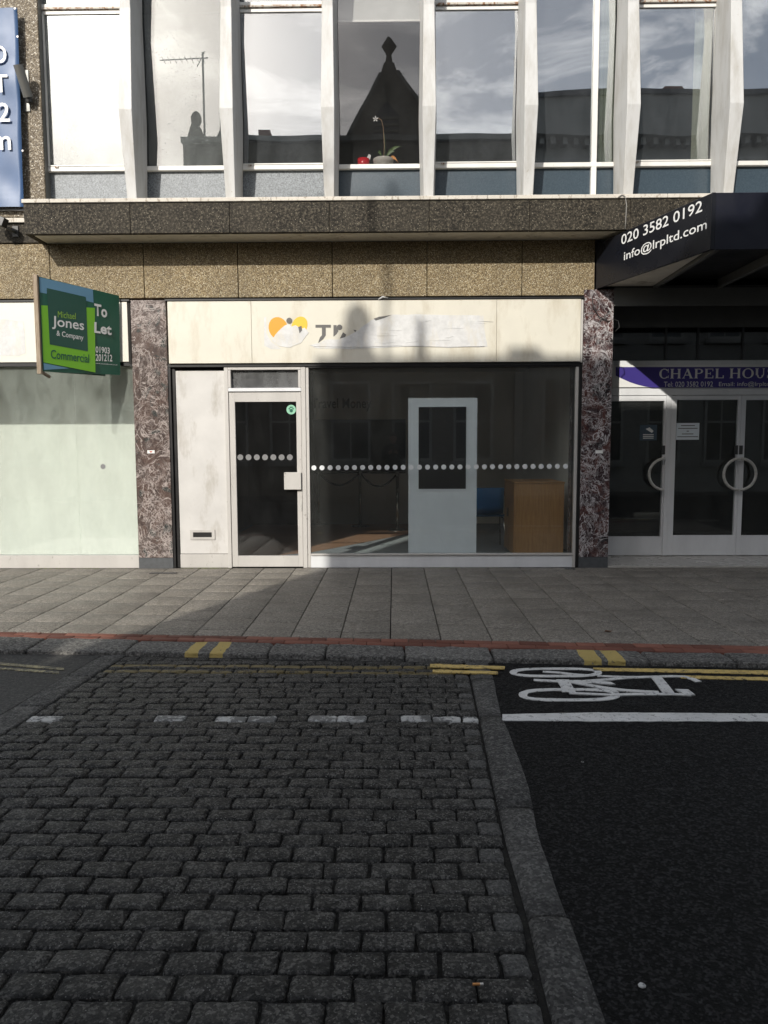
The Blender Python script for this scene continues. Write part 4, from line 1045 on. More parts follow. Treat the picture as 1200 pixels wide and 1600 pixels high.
MB().box(xc+(xc-xb)+.002, xc+(xc-xb)+.06, YE-.035, YE+.04, zb0, dzt).obj('post', M['alu_white'], ent, bevel=.003)
MB().box(2.479, 6.8, YE-.03, YE+.04, dzt, st).obj('transom', M['alu_white'], ent, bevel=.003)
MB().box(xc+(xc-xb)+.062, 6.8, YE-.02, YE+.03, zb0, dzt-.002).obj('side_panel', M['alu_white'], ent, bevel=.003)
# pull handles: half rings standing off the doors
def ring_handle(d, cx, cz, r, a0, a1):
    pts = [(cx+r*math.cos(a0+(a1-a0)*k/16), YE-.085, cz+r*math.sin(a0+(a1-a0)*k/16)) for k in range(17)]
    MB().path(pts, .017, 10).obj('pull_handle', M['pull'], d, smooth=True)
    for p in (pts[1], pts[-2]): MB().tube(p, (p[0], YE-.019, p[2]), .011, n=8).obj('handle_stud', M['pull'], d)
hx, hz = ef(1156, 741, YE-.085); r = .195
ring_handle(dM, hx-.004, hz, r, R(92), R(268)); ring_handle(dR, hx+.004, hz, r, R(-88), R(88))
hx2, hz2 = ef(1040, 741, YE-.085); ring_handle(dL, hx2-.01, hz2, r, R(92), R(268))
for d, px in ((dL, 1037), (dM, 1150), (dR, 1157.5)):
    x, z = ef(px, 703, YE-.02); MB().box(x-.022, x+.022, YE-.026, YE-.0205, z-.055, z+.055).obj('lock_plate', M['lock'], d, bevel=.001)
# notices
x0, z1 = ef(1057, 661); x1, z0 = ef(1092, 687)
nt_ = MB().box(x0, x1, YE-.0015, YE-.0005, z0, z1).obj('notice', M['paper'], dM)
for k, (a, b) in enumerate(((.2, .8), (.08, .92), (.45, .55), (.25, .75), (.05, .95))):
    z = z1-(k+.9)*(z1-z0)/6.0; MB().box(x0+(x1-x0)*a, x0+(x1-x0)*b, YE-.0025, YE-.0016, z-.006, z+.004).obj('print_line', M['ink_grey'], dM)
x0, z1 = ef(1000, 664); x1, z0 = ef(1026, 688)
M['cctv'] = flat('blue_grey_sticker', (.06, .09, .12))
MB().box(x0, x1, YE-.0015, YE-.0005, z0, z1).obj('notice', M['cctv'], dL)
MB().prism([(x0+.07, YE-.0017, z1-.05), (x0+.12, YE-.0017, z1-.03+.05*0), (x0+.17, YE-.0017, z1-.075), (x0+.15, YE-.0017, z1-.10)], (0, -.001, 0)).obj('camera_mark', M['ink_white'], dL)
for k in range(3): MB().box(x0+.04, x1-.04, YE-.0025, YE-.0016, z1-.125-k*.022, z1-.115-k*.022).obj('print_line', M['ink_white'], dL)
# sign board
sg = group_part('sign_board', ent, 'purple and white sign board reading CHAPEL HOUSE')
x0, z0 = 2.479, st+.003; z1 = ef(1000, 571)[1]; YS = YE-.05
MB().box(x0, 6.8, YS, YE+.03, z0, z1).obj('board', M['ink_white'], sg, bevel=.002)
def sgp(px, py): return fp(px, py, YS)
# purple field with a curved lower left edge
P = [sgp(962, 573.5), sgp(1400, 573.5), sgp(1400, 606), sgp(1020, 605.5)]+[sgp(a, b) for a, b in ((1008, 604), (996, 601), (984, 597), (974, 592.5), (962, 587))]
MB().prism([(x, YS, z) for x, z in P[::-1]], (0, -.002, 0)).obj('purple_field', M['purple'], sg)
MB().box(x0, 6.8, YE-.03, YE+.04, z1+.002, z1+.055).obj('transom', M['alu_white'], ent, bevel=.003)
zt_ = ef(1000, 512)[1]
MB().box(x0, 6.8, YE, YE+.008, z1+.057, zt_).obj('pane', M['glass_door'], ent)
MB().box(x0, 6.8, YE-.03, YE+.04, zt_+.001, 3.17).obj('header_panel', M['grey_metal'], ent, bevel=.003)
for px in (1040, 1090, 1160, 1230):
    x = ef(px, 540)[0]; MB().box(x-.012, x+.012, YE-.012, YE-.001, z1+.057, zt_-.001).obj('glazing_bar', M['lock'], ent)
M['ink_grey2'] = flat('silver_lettering', (.75, .74, .72))
# serif letters cut from strokes
def serif(ch, x, z, h, w, y, out):
    T, t, s = .23*h, .085*h, .055*h
    def bx(a, b, c, d): out.box(x+a*w, x+b*w, y-.002, y, z+c*h, z+d*h)
    def stem(cx, wd, z0=0, z1=1, foot=True, head=True):
        out.box(x+cx-wd/2, x+cx+wd/2, y-.002, y, z+z0*h, z+z1*h)
        if foot: out.box(x+cx-wd/2-s*1.3, x+cx+wd/2+s*1.3, y-.0021, y-.0001, z, z+s)
        if head: out.box(x+cx-wd/2-s*1.3, x+cx+wd/2+s*1.3, y-.0021, y-.0001, z+h-s, z+h)
    def arc(cx, cz, rx, rz, a0, a1, t0, t1, n=20):
        for k in range(n):
            p = []
            for j in (k, k+1):
                a = a0+(a1-a0)*j/n; th = t0+(t1-t0)*abs(math.cos(a)); p.append((cx+rx*math.cos(a), cz+rz*math.sin(a), cx+(rx-th)*math.cos(a), cz+(rz-t0)*math.sin(a)))
            q = [(x+p[0][0], y, z+p[0][1]), (x+p[1][0], y, z+p[1][1]), (x+p[1][2], y, z+p[1][3]), (x+p[0][2], y, z+p[0][3])]
            out.prism(q[::-1] if (a1 > a0) else q, (0, -.002, 0))
    if ch == 'C':
        arc(w*.52, h*.5, w*.52, h*.52, R(40), R(320), t, T); stem(w*.92, s*1.2, .62, 1.0, False, False); stem(w*.94, s, 0.05, .32, False, False)
    elif ch == 'O': arc(w*.5, h*.5, w*.5, h*.52, 0, R(360), t, T, 28)
    elif ch == 'H': stem(w*.2, T); stem(w*.8, T); bx(.2, .8, .46, .46+t/h)
    elif ch == 'A':
        for (xa, xb, wd) in ((.48, .10, t), (.46, .84, T)):
            out.prism([(x+xa*w-wd*.5, y, z+h), (x+xb*w-wd*.5, y, z), (x+xb*w+wd*.5, y, z), (x+xa*w+wd*.5, y, z+h)], (0, -.002, 0))
        bx(.24, .68, .3, .3+t/h); bx(-.02, .25, 0, .055); bx(.66, 1.02, 0, .055)
    elif ch == 'P': stem(w*.24, T); arc(w*.5, h*.74, w*.48, h*.27, R(-90), R(90), t, T*.95); bx(.24, .55, .93, 1.0); bx(.24, .55, .47, .47+t/h)
    elif ch == 'E': stem(w*.24, T); bx(.24, .92, .93, 1.0); bx(.24, .92, 0, .075); bx(.24, .68, .46, .53); bx(.86, .94, .74, 1); bx(.88, .97, 0, .28); bx(.62, .69, .36, .64)
    elif ch == 'L': stem(w*.26, T); bx(.26, .95, 0, .075); bx(.88, .98, 0, .3)
    elif ch == 'U': stem(w*.2, T, .3, 1, False); stem(w*.8, t*1.2, .3, 1, False); arc(w*.5, h*.32, w*.5-(.3*w-T/2)+.0, h*.34, R(180), R(360), t, T*.8)
    elif ch == 'S': arc(w*.5, h*.74, w*.42, h*.27, R(20), R(270), t*1.2, t*1.9); arc(w*.5, h*.26, w*.46, h*.28, R(90), R(-160), t*1.2, t*1.9); bx(.80, .88, .66, 1); bx(.06, .14, 0, .32)
zl0 = sgp(1030, 591.5)[1]; zl1 = sgp(1030, 576.5)[1]; lh = zl1-zl0
sx0 = sgp(1030, 585)[0]; unit = (sgp(1131, 585)[0]-sx0)
ws = {'C': .85, 'H': 1.02, 'A': .95, 'P': .80, 'E': .85, 'L': .82, 'O': .95, 'U': .92, 'S': .68}
def setw(word, px0, px1):
    out = MB()
    a = sgp(px0, 585)[0]; tot = sgp(px1, 585)[0]-a; s = sum(ws[c] for c in word)+.08*(len(word)-1); x = a
    for c in word:
        w = ws[c]*tot/s; serif(c, x, zl0, lh, w, YS-.0022, out); x += w+.08*tot/s
    out.obj('lettering', M['ink_grey2'], sg)
setw('CHAPEL', 1030, 1131); setw('HOUSE', 1139, 1228)
fl_text('Tel: 020 3582 0192', 1037, 596, 1114, 604.5, YS-.0021, M['ink_white'], sg, 0.0)
fl_text('Email: info@lrpltd.com', 1123, 596, 1224, 605.5, YS-.0021, M['ink_white'], sg, 0.0)
# cable loops by the pillar top and ledge
q = [fp(a, b, -.03) for a, b in ((925, 462), (927, 480), (936, 495), (950, 502), (962, 498), (968, 500), (970, 510), (963, 517))]
tag(MB().path([(x, -.03 if x < 2.46 else .02, z) for x, z in q], .005, 6).obj('cable', M['cable_dark'], smooth=True), 'thin black cable drooping across the top of the right marble pillar', 'cable')
q = [fp(a, b, YL-.03) for a, b in ((966, 308), (972, 304), (977, 307), (979, 320), (978, 340), (977, 358))]
tag(MB().path([(x, YL-.028, z) for x, z in q], .005, 6).obj('cable', M['cable'], smooth=True), 'thin grey cable looping over the ledge just left of the canopy', 'cable')

# ------------------------------------------------------------------ canopy
CB, CT = 3.165, 3.66
def czp(px, py, z): return gp(px, py, z)
fxc, fyc = gp(1110, 390, CB)          # front corner
bxc, byc = 2.270, -.005
can = thing('canopy', 'black splayed canopy with a white phone number and web address over the entrance', 'canopy', (4, -1, CB))
fyc = max(-2.4, min(-1.4, fyc))
FR = Vector((fxc, fyc, 0)); BK = Vector((bxc, byc, 0)); sd_ = (FR-BK); SL = sd_.length; su = sd_/SL
nrm = Vector((0, 0, 1)).cross(su)     # inward
if nrm.x < 0: nrm = -nrm
b = MB(); th = nrm*.03
b.prism([BK+Vector((0, 0, CB)), FR+Vector((0, 0, CB)), FR+th+Vector((0, 0, CB)), BK+th+Vector((0, 0, CB))], (0, 0, CT-CB)); b.obj('side_board', M['canopy_black'], can, bevel=.003)
MB().box(fxc+.032, 6.8, fyc, fyc+.03, CB, CT).obj('front_board', M['navy'], can, bevel=.003)
MB().box(fxc-.004, fxc+.030, fyc-.006, fyc-.001, CB, CT).obj('corner_trim', M['canopy_black'], can)
MB().prism([BK+th+Vector((.002, 0, CT-.03)), FR+th+Vector((.002, .032, CT-.03)), Vector((6.8, fyc+.032, CT-.03)), Vector((6.8, byc, CT-.03))], (0, 0, .028)).obj('roof_sheet', M['grey_metal'], can)
# soffit: a pale triangle, dark bays and ribs
MB().prism([BK+th+Vector((.003, -.01, CB+.03)), FR+th+Vector((.003, .04, CB+.03)), Vector((fxc+.06, byc, CB+.03))], (0, 0, .02)).obj('soffit_panel', M['soffit'], can)
MB().box(fxc+.08, 6.8, fyc+.035, byc-.01, CB+.10, CB+.12).obj('soffit_panel', M['black'], can)
x = fxc+.06
for k in range(5):
    MB().box(x+k*.72, x+.05+k*.72, fyc+.035, byc-.004, CB+.004, CB+.098).obj('rib', M['grey_metal'], can, bevel=.003)
    MB().box(x+.055+k*.72, x+.075+k*.72, fyc+.035, byc-.004, CB+.03, CB+.098).obj('rib', M['cable'], can, bevel=.002)
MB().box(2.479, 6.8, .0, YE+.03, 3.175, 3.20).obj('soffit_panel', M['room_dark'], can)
MB().box(2.479, 6.8, -.004, .03, 2.98, 3.175).obj('lintel', M['grey_metal'], can)
def side_uv(px, py):
    h = plane_hit(px, py, BK, nrm); return (h-BK).dot(su), h.z
def side_text(body, l, r_, bl_, tl, tr):
    u0, z0 = side_uv(*bl_); _, z1 = side_uv(*tl); u1, z1b = side_uv(*tr)
    text_mesh(body, BK+su*u0+Vector((0, 0, z0)), su, (0, 0, 1), u1-u0, (z1+z1b)/2-z0, .006, 'lettering', M['ink_white'], can, .003)
side_text('020 3582 0192', 0, 0, (971, 383), (971, 364), (1098, 316))
side_text('info@lrpltd.com', 0, 0, (975, 411), (975, 388), (1105, 347))

# ------------------------------------------------------------------ to let board
def edge_pt(px, py, y): x, z = fp(px, py, y); return Vector((x, y, z))
NT_, NB, FT, FB = edge_pt(60, 432, -.90), edge_pt(68, 580, -.90), edge_pt(186, 462, -.07), edge_pt(188, 586, -.07)
NT_.x = NB.x = (NT_.x+NB.x)/2
board = thing('to_let_sign', 'green To Let board of an estate agent standing out from the left shop fascia', 'sign', (FT.x, -.05, FB.z))
bn = (FT-NT_).cross(NB-NT_).normalized()
if bn.x < 0: bn = -bn
MB().prism([NT_, NB, FB, FT], -bn*.008).obj('board', M['g_dark'], board)
off2 = Vector((-.05, -.0, -.01))
MB().prism([NT_+Vector((-.03, 0, .0)), NB+Vector((-.03, 0, 0)), FB+Vector((-.17, 0, -.01)), FT+Vector((-.17, 0, -.01))], -bn*.008).obj('board', M['g_dark'], board)
def bq(px, py): return plane_hit(px, py, NT_, bn)
def bpoly(pts, mat, lift, name='printed_field'):
    P = [bq(*p)+bn*lift for p in pts]
    n = (P[1]-P[0]).cross(P[2]-P[0])
    if n.dot(bn) < 0: P = P[::-1]
    MB().prism(P, bn*.0006).obj(name, mat, board)
bpoly([(61, 433), (145, 452.5), (146, 473), (134, 470), (134, 464), (73, 450), (73, 459), (62.5, 457)], M['sky_print'], .001)
bpoly([(64, 477), (148, 481), (149, 582), (67.5, 566)], M['g_lime'], .001)
bpoly([(67.8, 567.5), (108, 575.5), (68.2, 578)], M['sky_print'], .0018)
bpoly([(73, 451), (134, 465.5), (137, 549), (77.5, 538)], M['g_box'], .0024)
def btext(body, x0, x1, yl0, yl1, yr0, yr1, mat, bold=0.0):
    """text between its left edge (top yl0, bottom yl1) and right edge (top yr0, bottom yr1)"""
    a, b, c = bq(x0, yl1), bq(x1, yr1), bq(x0, yl0); u = b-a; v = c-a
    text_mesh(body, a+bn*.0032, u.normalized(), v.normalized(), u.length, v.length, bold, 'lettering', mat, board, .001)
btext('Michael', 90, 118, 486, 496, 490, 499, M['lime_ink'], .0)
btext('Jones', 81, 131, 493, 514, 503, 521, M['ink_white'], .012)
btext('& Company', 88, 130, 516, 527, 523, 534, M['ink_white'], .008)
btext('Commercial', 79, 139, 546, 560, 555, 567, M['g_dark'], .012)
btext('To', 147, 167, 474, 493, 480, 497, M['ink_white'], .03)
btext('Let', 147, 174, 503, 520, 508, 524, M['ink_white'], .03)
btext('01903', 149, 171, 541, 551, 543, 553, M['ink_white'], .015)
btext('201212', 149, 175, 553, 564, 556, 565, M['ink_white'], .015)
btext('www.michaeljones.co.uk', 149, 183, 566.5, 569, 568.5, 571.5, M['ink_white'], 0)
MB().box(NT_.x-.050, NT_.x-.006, -.93, -.885, NB.z-.03, NT_.z+.015).obj('post', M['post_wood'], board, bevel=.003)
MB().path([(NB.x-.03, -.90, NB.z+.0), (NB.x+.02, -.80, NB.z-.05)], .018, 6).obj('brace', M['post_wood'], board)
MB().box(NT_.x-.03, FT.x-.02, -.05, -.032, FT.z-.25, FT.z-.19).obj('bracket', M['grey_metal'], board)

# ------------------------------------------------------------------ banner
YB = -.09
bx1_t, bz_t = fp(27, 12, YB); bx1_b, bz_b = fp(37, 323, YB)
ban = thing('banner', 'blue vinyl banner with white letters hanging at the top left corner', 'banner', (-4.5, YB, bz_b))
b = MB(); nx, nz = 26, 40; vs = []
bz_b2 = bz_b
for j in range(nz+1):
    v = j/nz; z = bz_b2+(bz_t-bz_b2)*v; xr = bx1_b+(bx1_t-bx1_b)*v
    for i in range(nx+1):
        u = i/nx; x = -5.45+(xr+5.45)*u
        amp = .018*(1-abs(2*v-1)*.2)
        d = amp*(math.sin((x*7+z*6)*1.3)+.6*math.sin(x*17-z*9)+.5*math.sin(z*14+x*5))*min(1, 1.2-u*.9)
        vs.append((x, YB+d*.8, z))
n0 = len(vs); vs += [(x, y+.003, z) for x, y, z in vs]
W_ = nx+1
for j in range(nz):
    for i in range(nx):
        b.f.append((j*W_+i, j*W_+i+1, (j+1)*W_+i+1, (j+1)*W_+i)); b.f.append((n0+j*W_+i+1, n0+j*W_+i, n0+(j+1)*W_+i, n0+(j+1)*W_+i+1)); b.m += [0, 0]
for j in range(nz): b.f.append((j*W_+nx, n0+j*W_+nx, n0+(j+1)*W_+nx, (j+1)*W_+nx)); b.m.append(0)
b.v = vs; b.obj('sheet', M['banner'], ban, smooth=True)
def ban_text(body, x0, x1, y0, y1):
    a = fp(x0, y1, YB-.03); c = fp(x1, y0, YB-.03)
    text_mesh(body, (a[0], YB-.026, a[1]), (1, 0, 0), (0, 0, 1), c[0]-a[0], c[1]-a[1], .01, 'lettering', M['ink_white'], ban, .0)
ban_text('O', -14, 9, 70, 99); ban_text('T', -9, 11, 116, 144); ban_text('2', -3, 14, 160, 190); ban_text('m', -12, 16, 212, 234)
for px, py in ((24, 14), (28, 58), (36, 236)):
    x, z = fp(px, py, YB-.02); MB().lathe((0, 0, 0), [(.012, 0), (.012, .004)], 12).obj('eyelet', M['alu'], ban).matrix_local = Matrix.Translation(Vector((x, YB-.028, z))-Vector(ban.location)) @ Matrix.Rotation(R(90), 4, 'X')
tag(MB().prism([(-5.5, -.02, bz_b-.015), (fp(37, 323, -.02)[0], -.02, bz_b-.02), (fp(37, 323, -.02)[0], -.02, bz_b-.002), (-5.5, -.02, bz_b+.03)], (0, .01, 0)).obj('batten', M['ink_white']), 'thin white batten along the lower edge of the blue banner', 'batten')
# wall lamp beside it
x, z = fp(45, 142, 0)
wlmp = thing('wall_lamp', 'slanted grey tube lamp on a plate at the pebbled left pier', 'lamp', (x, -.01, z))
px0, pz1 = fp(34, 110, -.0); px1, pz0 = fp(48, 175, -.0)
MB().box(px0, px1, -.014, -.001, pz0, pz1).obj('back_plate', M['grey_metal'], wlmp, bevel=.003)
a = fp(31, 104, -.16); c = fp(42, 150, -.10)
MB().tube((a[0], -.20, a[1]), (c[0], -.07, c[1]), .05, n=20).obj('tube', M['grey_metal'], wlmp, smooth=False)
MB().tube((c[0], -.07, c[1]), (c[0]+.004, -.06, c[1]-.05), .036, n=16).obj('collar', M['black'], wlmp); MB().box(c[0]-.012, c[0]+.012, -.08, -.014, c[1]-.01, c[1]+.03).obj('bracket', M['grey_metal'], wlmp)
# floodlight below the banner
x, z = fp(6, 350, -.15)
fl = thing('floodlight', 'small dark floodlight under the blue banner at the left edge', 'lamp', (x, -.02, z))
MB().box(x+.02, x+.09, -.015, -.001, z-.10, z+.02).obj('wall_plate', M['lock'], fl, bevel=.003)
MB().path([(x+.055, -.012, z-.05), (x+.03, -.10, z-.045), (x-.01, -.16, z-.01)], .014, 8).obj('arm', M['grey_metal'], fl, smooth=True)
b = MB(); b.prism([(x-.14, -.24, z+.02), (x+.02, -.24, z-.05), (x+.06, -.24, z+.04), (x-.10, -.24, z+.11)], (0, .10, 0)); b.obj('housing', M['lock'], fl, bevel=.006)
MB().lathe((x-.05, -.25, z-.02), [(.03, 0), (.045, .03), (.03, .055)], 14).obj('lens', M['alu_white'], fl, smooth=True)
# things on the window sill
zs_ = ZR1+.003
ox, _ = fp(599, 250, YG+.12)
orch = thing('orchid', 'potted white orchid with one arching stem on the first floor sill', 'plant', (ox, YG+.12, zs_))
oy = YG+.12
sh = thing('window_shelf', 'white inner sill behind the dark orchid window', 'shelf', ((FX[2]+FX[3])/2, .25, ZR1)); MB().box(FX[2]+.03, FX[3]-.03, YG+.042, .45, ZR1-.03, ZR1+.002).obj('board', M['frame'], sh, bevel=.003)
MB().lathe((ox, oy, zs_), [(.085, 0), (.112, .06), (.118, .10), (.10, .10), (.095, .08)], 24).obj('pot', M['pot'], orch, smooth=True)
_, zh = fp(590, 185, oy)
stp = [(ox, oy, zs_+.09), (ox+.012, oy, zs_+.25), (ox+.0, oy, zh-.10), (ox-.02, oy, zh-.02), (ox-.05, oy, zh), (ox-.085, oy, zh-.01)]
MB().path(stp, .004, 6).obj('stem', M['stem'], orch, smooth=True); MB().path([(ox+.02, oy, zs_+.09), (ox+.018, oy, zs_+.3), (ox, oy, zh-.11)], .003, 6).obj('stick', M['leaf'], orch)
def leaf_obj(p, q, w, name, mat):
    p, q = Vector(p), Vector(q); n = 6; vs = []
    for k in range(n+1):
        t = k/n; c = p.lerp(q, t)+Vector((0, 0, .05*math.sin(t*math.pi))); ww = w*math.sin(max(.08, min(t*1.1+.05, 1))*math.pi)
        vs += [c+Vector((0, -ww*.3, ww)), c+Vector((0, 0, 0)), c+Vector((0, -ww*.3, -ww))]
    fs = [(3*k+j, 3*k+3+j, 3*k+4+j, 3*k+1+j) for k in range(n) for j in (0, 1)]
    MB().add(vs, fs).obj(name, mat, orch, smooth=True)
leaf_obj((ox+.01, oy-.02, zs_+.09), (ox+.22, oy-.03, zs_+.23), .022, 'leaf', M['leaf']); leaf_obj((ox+.02, oy-.03, zs_+.09), (ox+.14, oy-.05, zs_+.16), .03, 'leaf', M['leaf'])
leaf_obj((ox-.01, oy-.02, zs_+.09), (ox-.07, oy-.04, zs_+.15), .024, 'leaf', M['leaf']); leaf_obj((ox+.06, oy-.03, zs_+.085), (ox+.18, oy-.05, zs_+.03), .02, 'leaf', M['butt_filter'])
for k in range(5):
    a = R(90+72*k); c = Vector((ox-.088, oy-.012, zh-.012))
    MB().add([c, c+Vector((math.cos(a-.35)*.022, -.004, math.sin(a-.35)*.022)), c+Vector((math.cos(a)*.036, -.010, math.sin(a)*.036)), c+Vector((math.cos(a+.35)*.022, -.004, math.sin(a+.35)*.022))], [(0, 1, 2, 3)]).obj('petal', M['petal'], orch)
cx_, _ = fp(568, 250, oy)
cup = thing('cup', 'bright red cup left of the orchid on the first floor sill', 'cup', (cx_, oy, zs_))
MB().lathe((cx_, oy, zs_), [(.055, 0), (.068, .03), (.072, .105), (.064, .105), (.06, .03)], 22).obj('body', M['red'], cup, smooth=True)
MB().prism([(cx_+.02, oy-.01, zs_+.09), (cx_+.075, oy-.01, zs_+.10), (cx_+.085, oy-.01, zs_+.15), (cx_+.06, oy-.01, zs_+.16)], (0, .01, 0)).obj('tissue', M['petal'], cup)

# ================================================================== ACROSS THE STREET
OL = -12.0
M['op_stone'] = simple('opposite_flint_stone', (.19, .17, .135), .85, var=.4, scale=9, bump=.5)
M['op_brick'] = simple('opposite_brick', (.22, .10, .07), .85, var=.3, scale=12, bump=.4)
M['op_slate'] = simple('opposite_slate', (.05, .055, .065), .7, var=.3, scale=8)
M['op_stucco'] = simple('opposite_stucco', (.26, .26, .245), .75, var=.12, scale=3)
M['op_glass'] = simple('opposite_window_glass', (.02, .025, .03), .1)
M['op_white'] = simple('opposite_white_joinery', (.38, .38, .36), .5)
structure(MB().box(-30, 30, -16, -10.6, -.06, .03).obj('pavement', M['asphalt_old']))
def opp_window(par, x, z0, z1, w, y=OL):
    o = group_part('window', par)
    f = MB(); f.box(x-w/2, x-w/2+.07, y, y+.06, z0, z1); f.box(x+w/2-.07, x+w/2, y, y+.06, z0, z1); f.box(x-w/2+.07, x+w/2-.07, y, y+.06, z1-.07, z1); f.box(x-w/2+.07, x+w/2-.07, y, y+.06, z0, z0+.08); f.box(x-w/2+.07, x+w/2-.07, y, y+.05, (z0+z1)/2-.03, (z0+z1)/2+.03); f.box(x-.02, x+.02, y, y+.045, z0+.08, z1-.07)
    f.obj('frame', M['op_white'], o); MB().box(x-w/2+.07, x+w/2-.07, y+.001, y+.02, z0+.08, z1-.07).obj('pane', M['op_glass'], o)
    MB().box(x-w/2-.08, x+w/2+.08, y, y+.14, z0-.12, z0-.005).obj('sill', M['op_stucco'], o)
# low building at the left that lets the sun through
lo = thing('low_building', 'low plain building across the street at the left that lets the sun through', 'building', (-14, OL, 0))
MB().box(-30, -5.95, OL-6, OL, 0, 5.2).obj('wall', M['op_brick'], lo); MB().box(-30, -5.95, OL-6, OL+.12, 5.21, 5.4).obj('parapet', M['op_stucco'], lo)
for k in range(6): opp_window(lo, -7.6-k*2.4, 1.0, 2.6, 1.3)
# hall with level roofline, tower and pinnacle
hall = thing('stone_hall', 'stone hall across the street with a level roofline and a small corner turret', 'building', (-2, OL, 0))
ZH = 9.62
MB().box(-5.72, 3.30, OL-5, OL, 0, ZH).obj('wall', M['op_stone'], hall)
MB().box(-5.74, 3.30, OL-.2, OL+.15, ZH+.001, ZH+.14).obj('cornice', M['op_stucco'], hall)
tx = -5.39
b = MB(); b.prism([(tx-.26, OL+.01, ZH), (tx+.28, OL+.01, ZH), (tx+.13, OL+.01, ZH+.42), (tx+.07, OL+.01, ZH+.58), (tx-.07, OL+.01, ZH+.58), (tx-.13, OL+.01, ZH+.42)], (0, -.5, 0)); b.obj('turret', M['op_stone'], hall)
MB().lathe((tx, OL-.2, ZH+.50), [(.05, 0), (.10, .08), (.145, .18), (.145, .28), (.10, .38), (.03, .44)], 14).obj('finial', M['op_stone'], hall, smooth=True)
MB().lathe((-4.72, OL-.3, ZH+.1), [(.26, 0), (.14, .2), (.07, .35), (.045, .5), (.045, .7), (.02, .75)], 10).obj('pinnacle', M['op_slate'], hall)
MB().box(-3.70, -3.35, OL-.6, OL-.2, ZH, ZH+.45).obj('chimney', M['op_brick'], hall)
for x in (-4.6, -2.9, -1.2, .5, 2.2):
    opp_window(hall, x, 1.0, 3.2, 1.1); opp_window(hall, x, 4.4, 6.9, 1.1)
ant = thing('aerial', 'thin television aerial on a mast above the hall roof across the street', 'aerial', (-5.02, OL-.4, ZH))
AX = -5.32; AY = OL-.8
MB().tube((AX, AY, ZH), (AX, AY, 12.4), .03, n=8).obj('mast', M['grey_metal'], ant)
MB().tube((AX-1.2, AY, 12.2), (AX+.15, AY, 12.25), .016, n=6).obj('boom', M['grey_metal'], ant)
for k in range(8): MB().tube((AX-1.1+k*.16, AY-.18, 12.2), (AX-1.1+k*.16, AY+.18, 12.2), .008, n=5).obj('element', M['grey_metal'], ant)
MB().tube((AX+.0, AY-.25, 12.55), (AX-.1, AY+.25, 11.9), .012, n=5).obj('element', M['grey_metal'], ant)
# chapel gable
chp = thing('chapel', 'dark stone chapel gable with a finial rising across the street', 'building', (0, OL-1, 0))
gx = -.13
MB().prism([(x, OL-.6, z) for x, z in ((-1.75, ZH-.2), (1.3, ZH-.2), (.98, 10.4), (.70, 10.95), (.14, 11.75), (.06, 12.0), (-.22, 12.0), (-.30, 11.75), (-1.22, 10.25))], (0, -4, 0)).obj('gable', M['op_stone'], chp)
MB().lathe((gx+.05, OL-.8, 11.98), [(.15, 0), (.10, .12), (.07, .30), (.22, .52), (.06, .74), (.01, .78)], 4).obj('finial', M['op_stone'], chp)
lw_ = group_part('louvre', chp); MB().prism([(x, OL-.6, z) for x, z in ((-.55, ZH+.1), (.20, ZH+.1), (.20, 10.5), (-.17, 10.95), (-.55, 10.5))], (0, .03, 0)).obj('opening', M['op_glass'], lw_)
for k in range(5): MB().box(-.53, .18, OL-.57, OL-.52, ZH+.16+k*.16, ZH+.22+k*.16).obj('slat', M['op_stone'], lw_)
MB().prism([(x, OL-.59, z) for x, z in ((-1.30, 10.12), (-.36, 11.72), (-.28, 11.72), (-1.18, 10.12))], (0, .06, 0)).obj('coping', M['op_stucco'], chp)
MB().prism([(x, OL-.59, z) for x, z in ((1.02, 10.42), (.12, 11.78), (.20, 11.78), (1.14, 10.42))][::-1], (0, .06, 0)).obj('coping', M['op_stucco'], chp)
# tall stack and classical building
cls = thing('stuccoed_building', 'classical stuccoed building with a deep cornice across the street at the right', 'building', (8, OL, 0))
MB().box(3.35, 30, OL-7, OL, 0, 9.6).obj('wall', M['op_stucco'], cls)
MB().box(3.35, 30, OL-.2, OL+.45, 9.601, 9.85).obj('cornice', M['op_stucco'], cls); MB().box(3.35, 30, OL-.2, OL+.2, 8.9, 9.1).obj('string_course', M['op_stucco'], cls)
for k in range(44): MB().box(3.6+k*.3, 3.72+k*.3, OL+.001, OL+.3, 9.42, 9.599).obj('dentil', M['op_stucco'], cls)
MB().box(3.40, 30, OL-.5, OL, 9.851, 10.75).obj('parapet', M['op_stucco'], cls); MB().box(3.38, 30, OL-.5, OL+.1, 10.751, 10.87).obj('coping', M['op_slate'], cls)
MB().box(3.42, 3.95, OL-1.2, OL-.55, 9.9, 12.3).obj('chimney', M['op_stone'], cls)
MB().prism([(7.0, OL-2, 10.8), (9.3, OL-2, 10.8), (8.5, OL-2, 11.9), (8.0, OL-2, 11.9)], (0, -2, 0)).obj('dormer', M['op_brick'], cls)
for k in range(9): opp_window(cls, 4.6+k*1.7, .9, 3.3, 1.0); opp_window(cls, 4.6+k*1.7, 4.5, 7.2, 1.0)

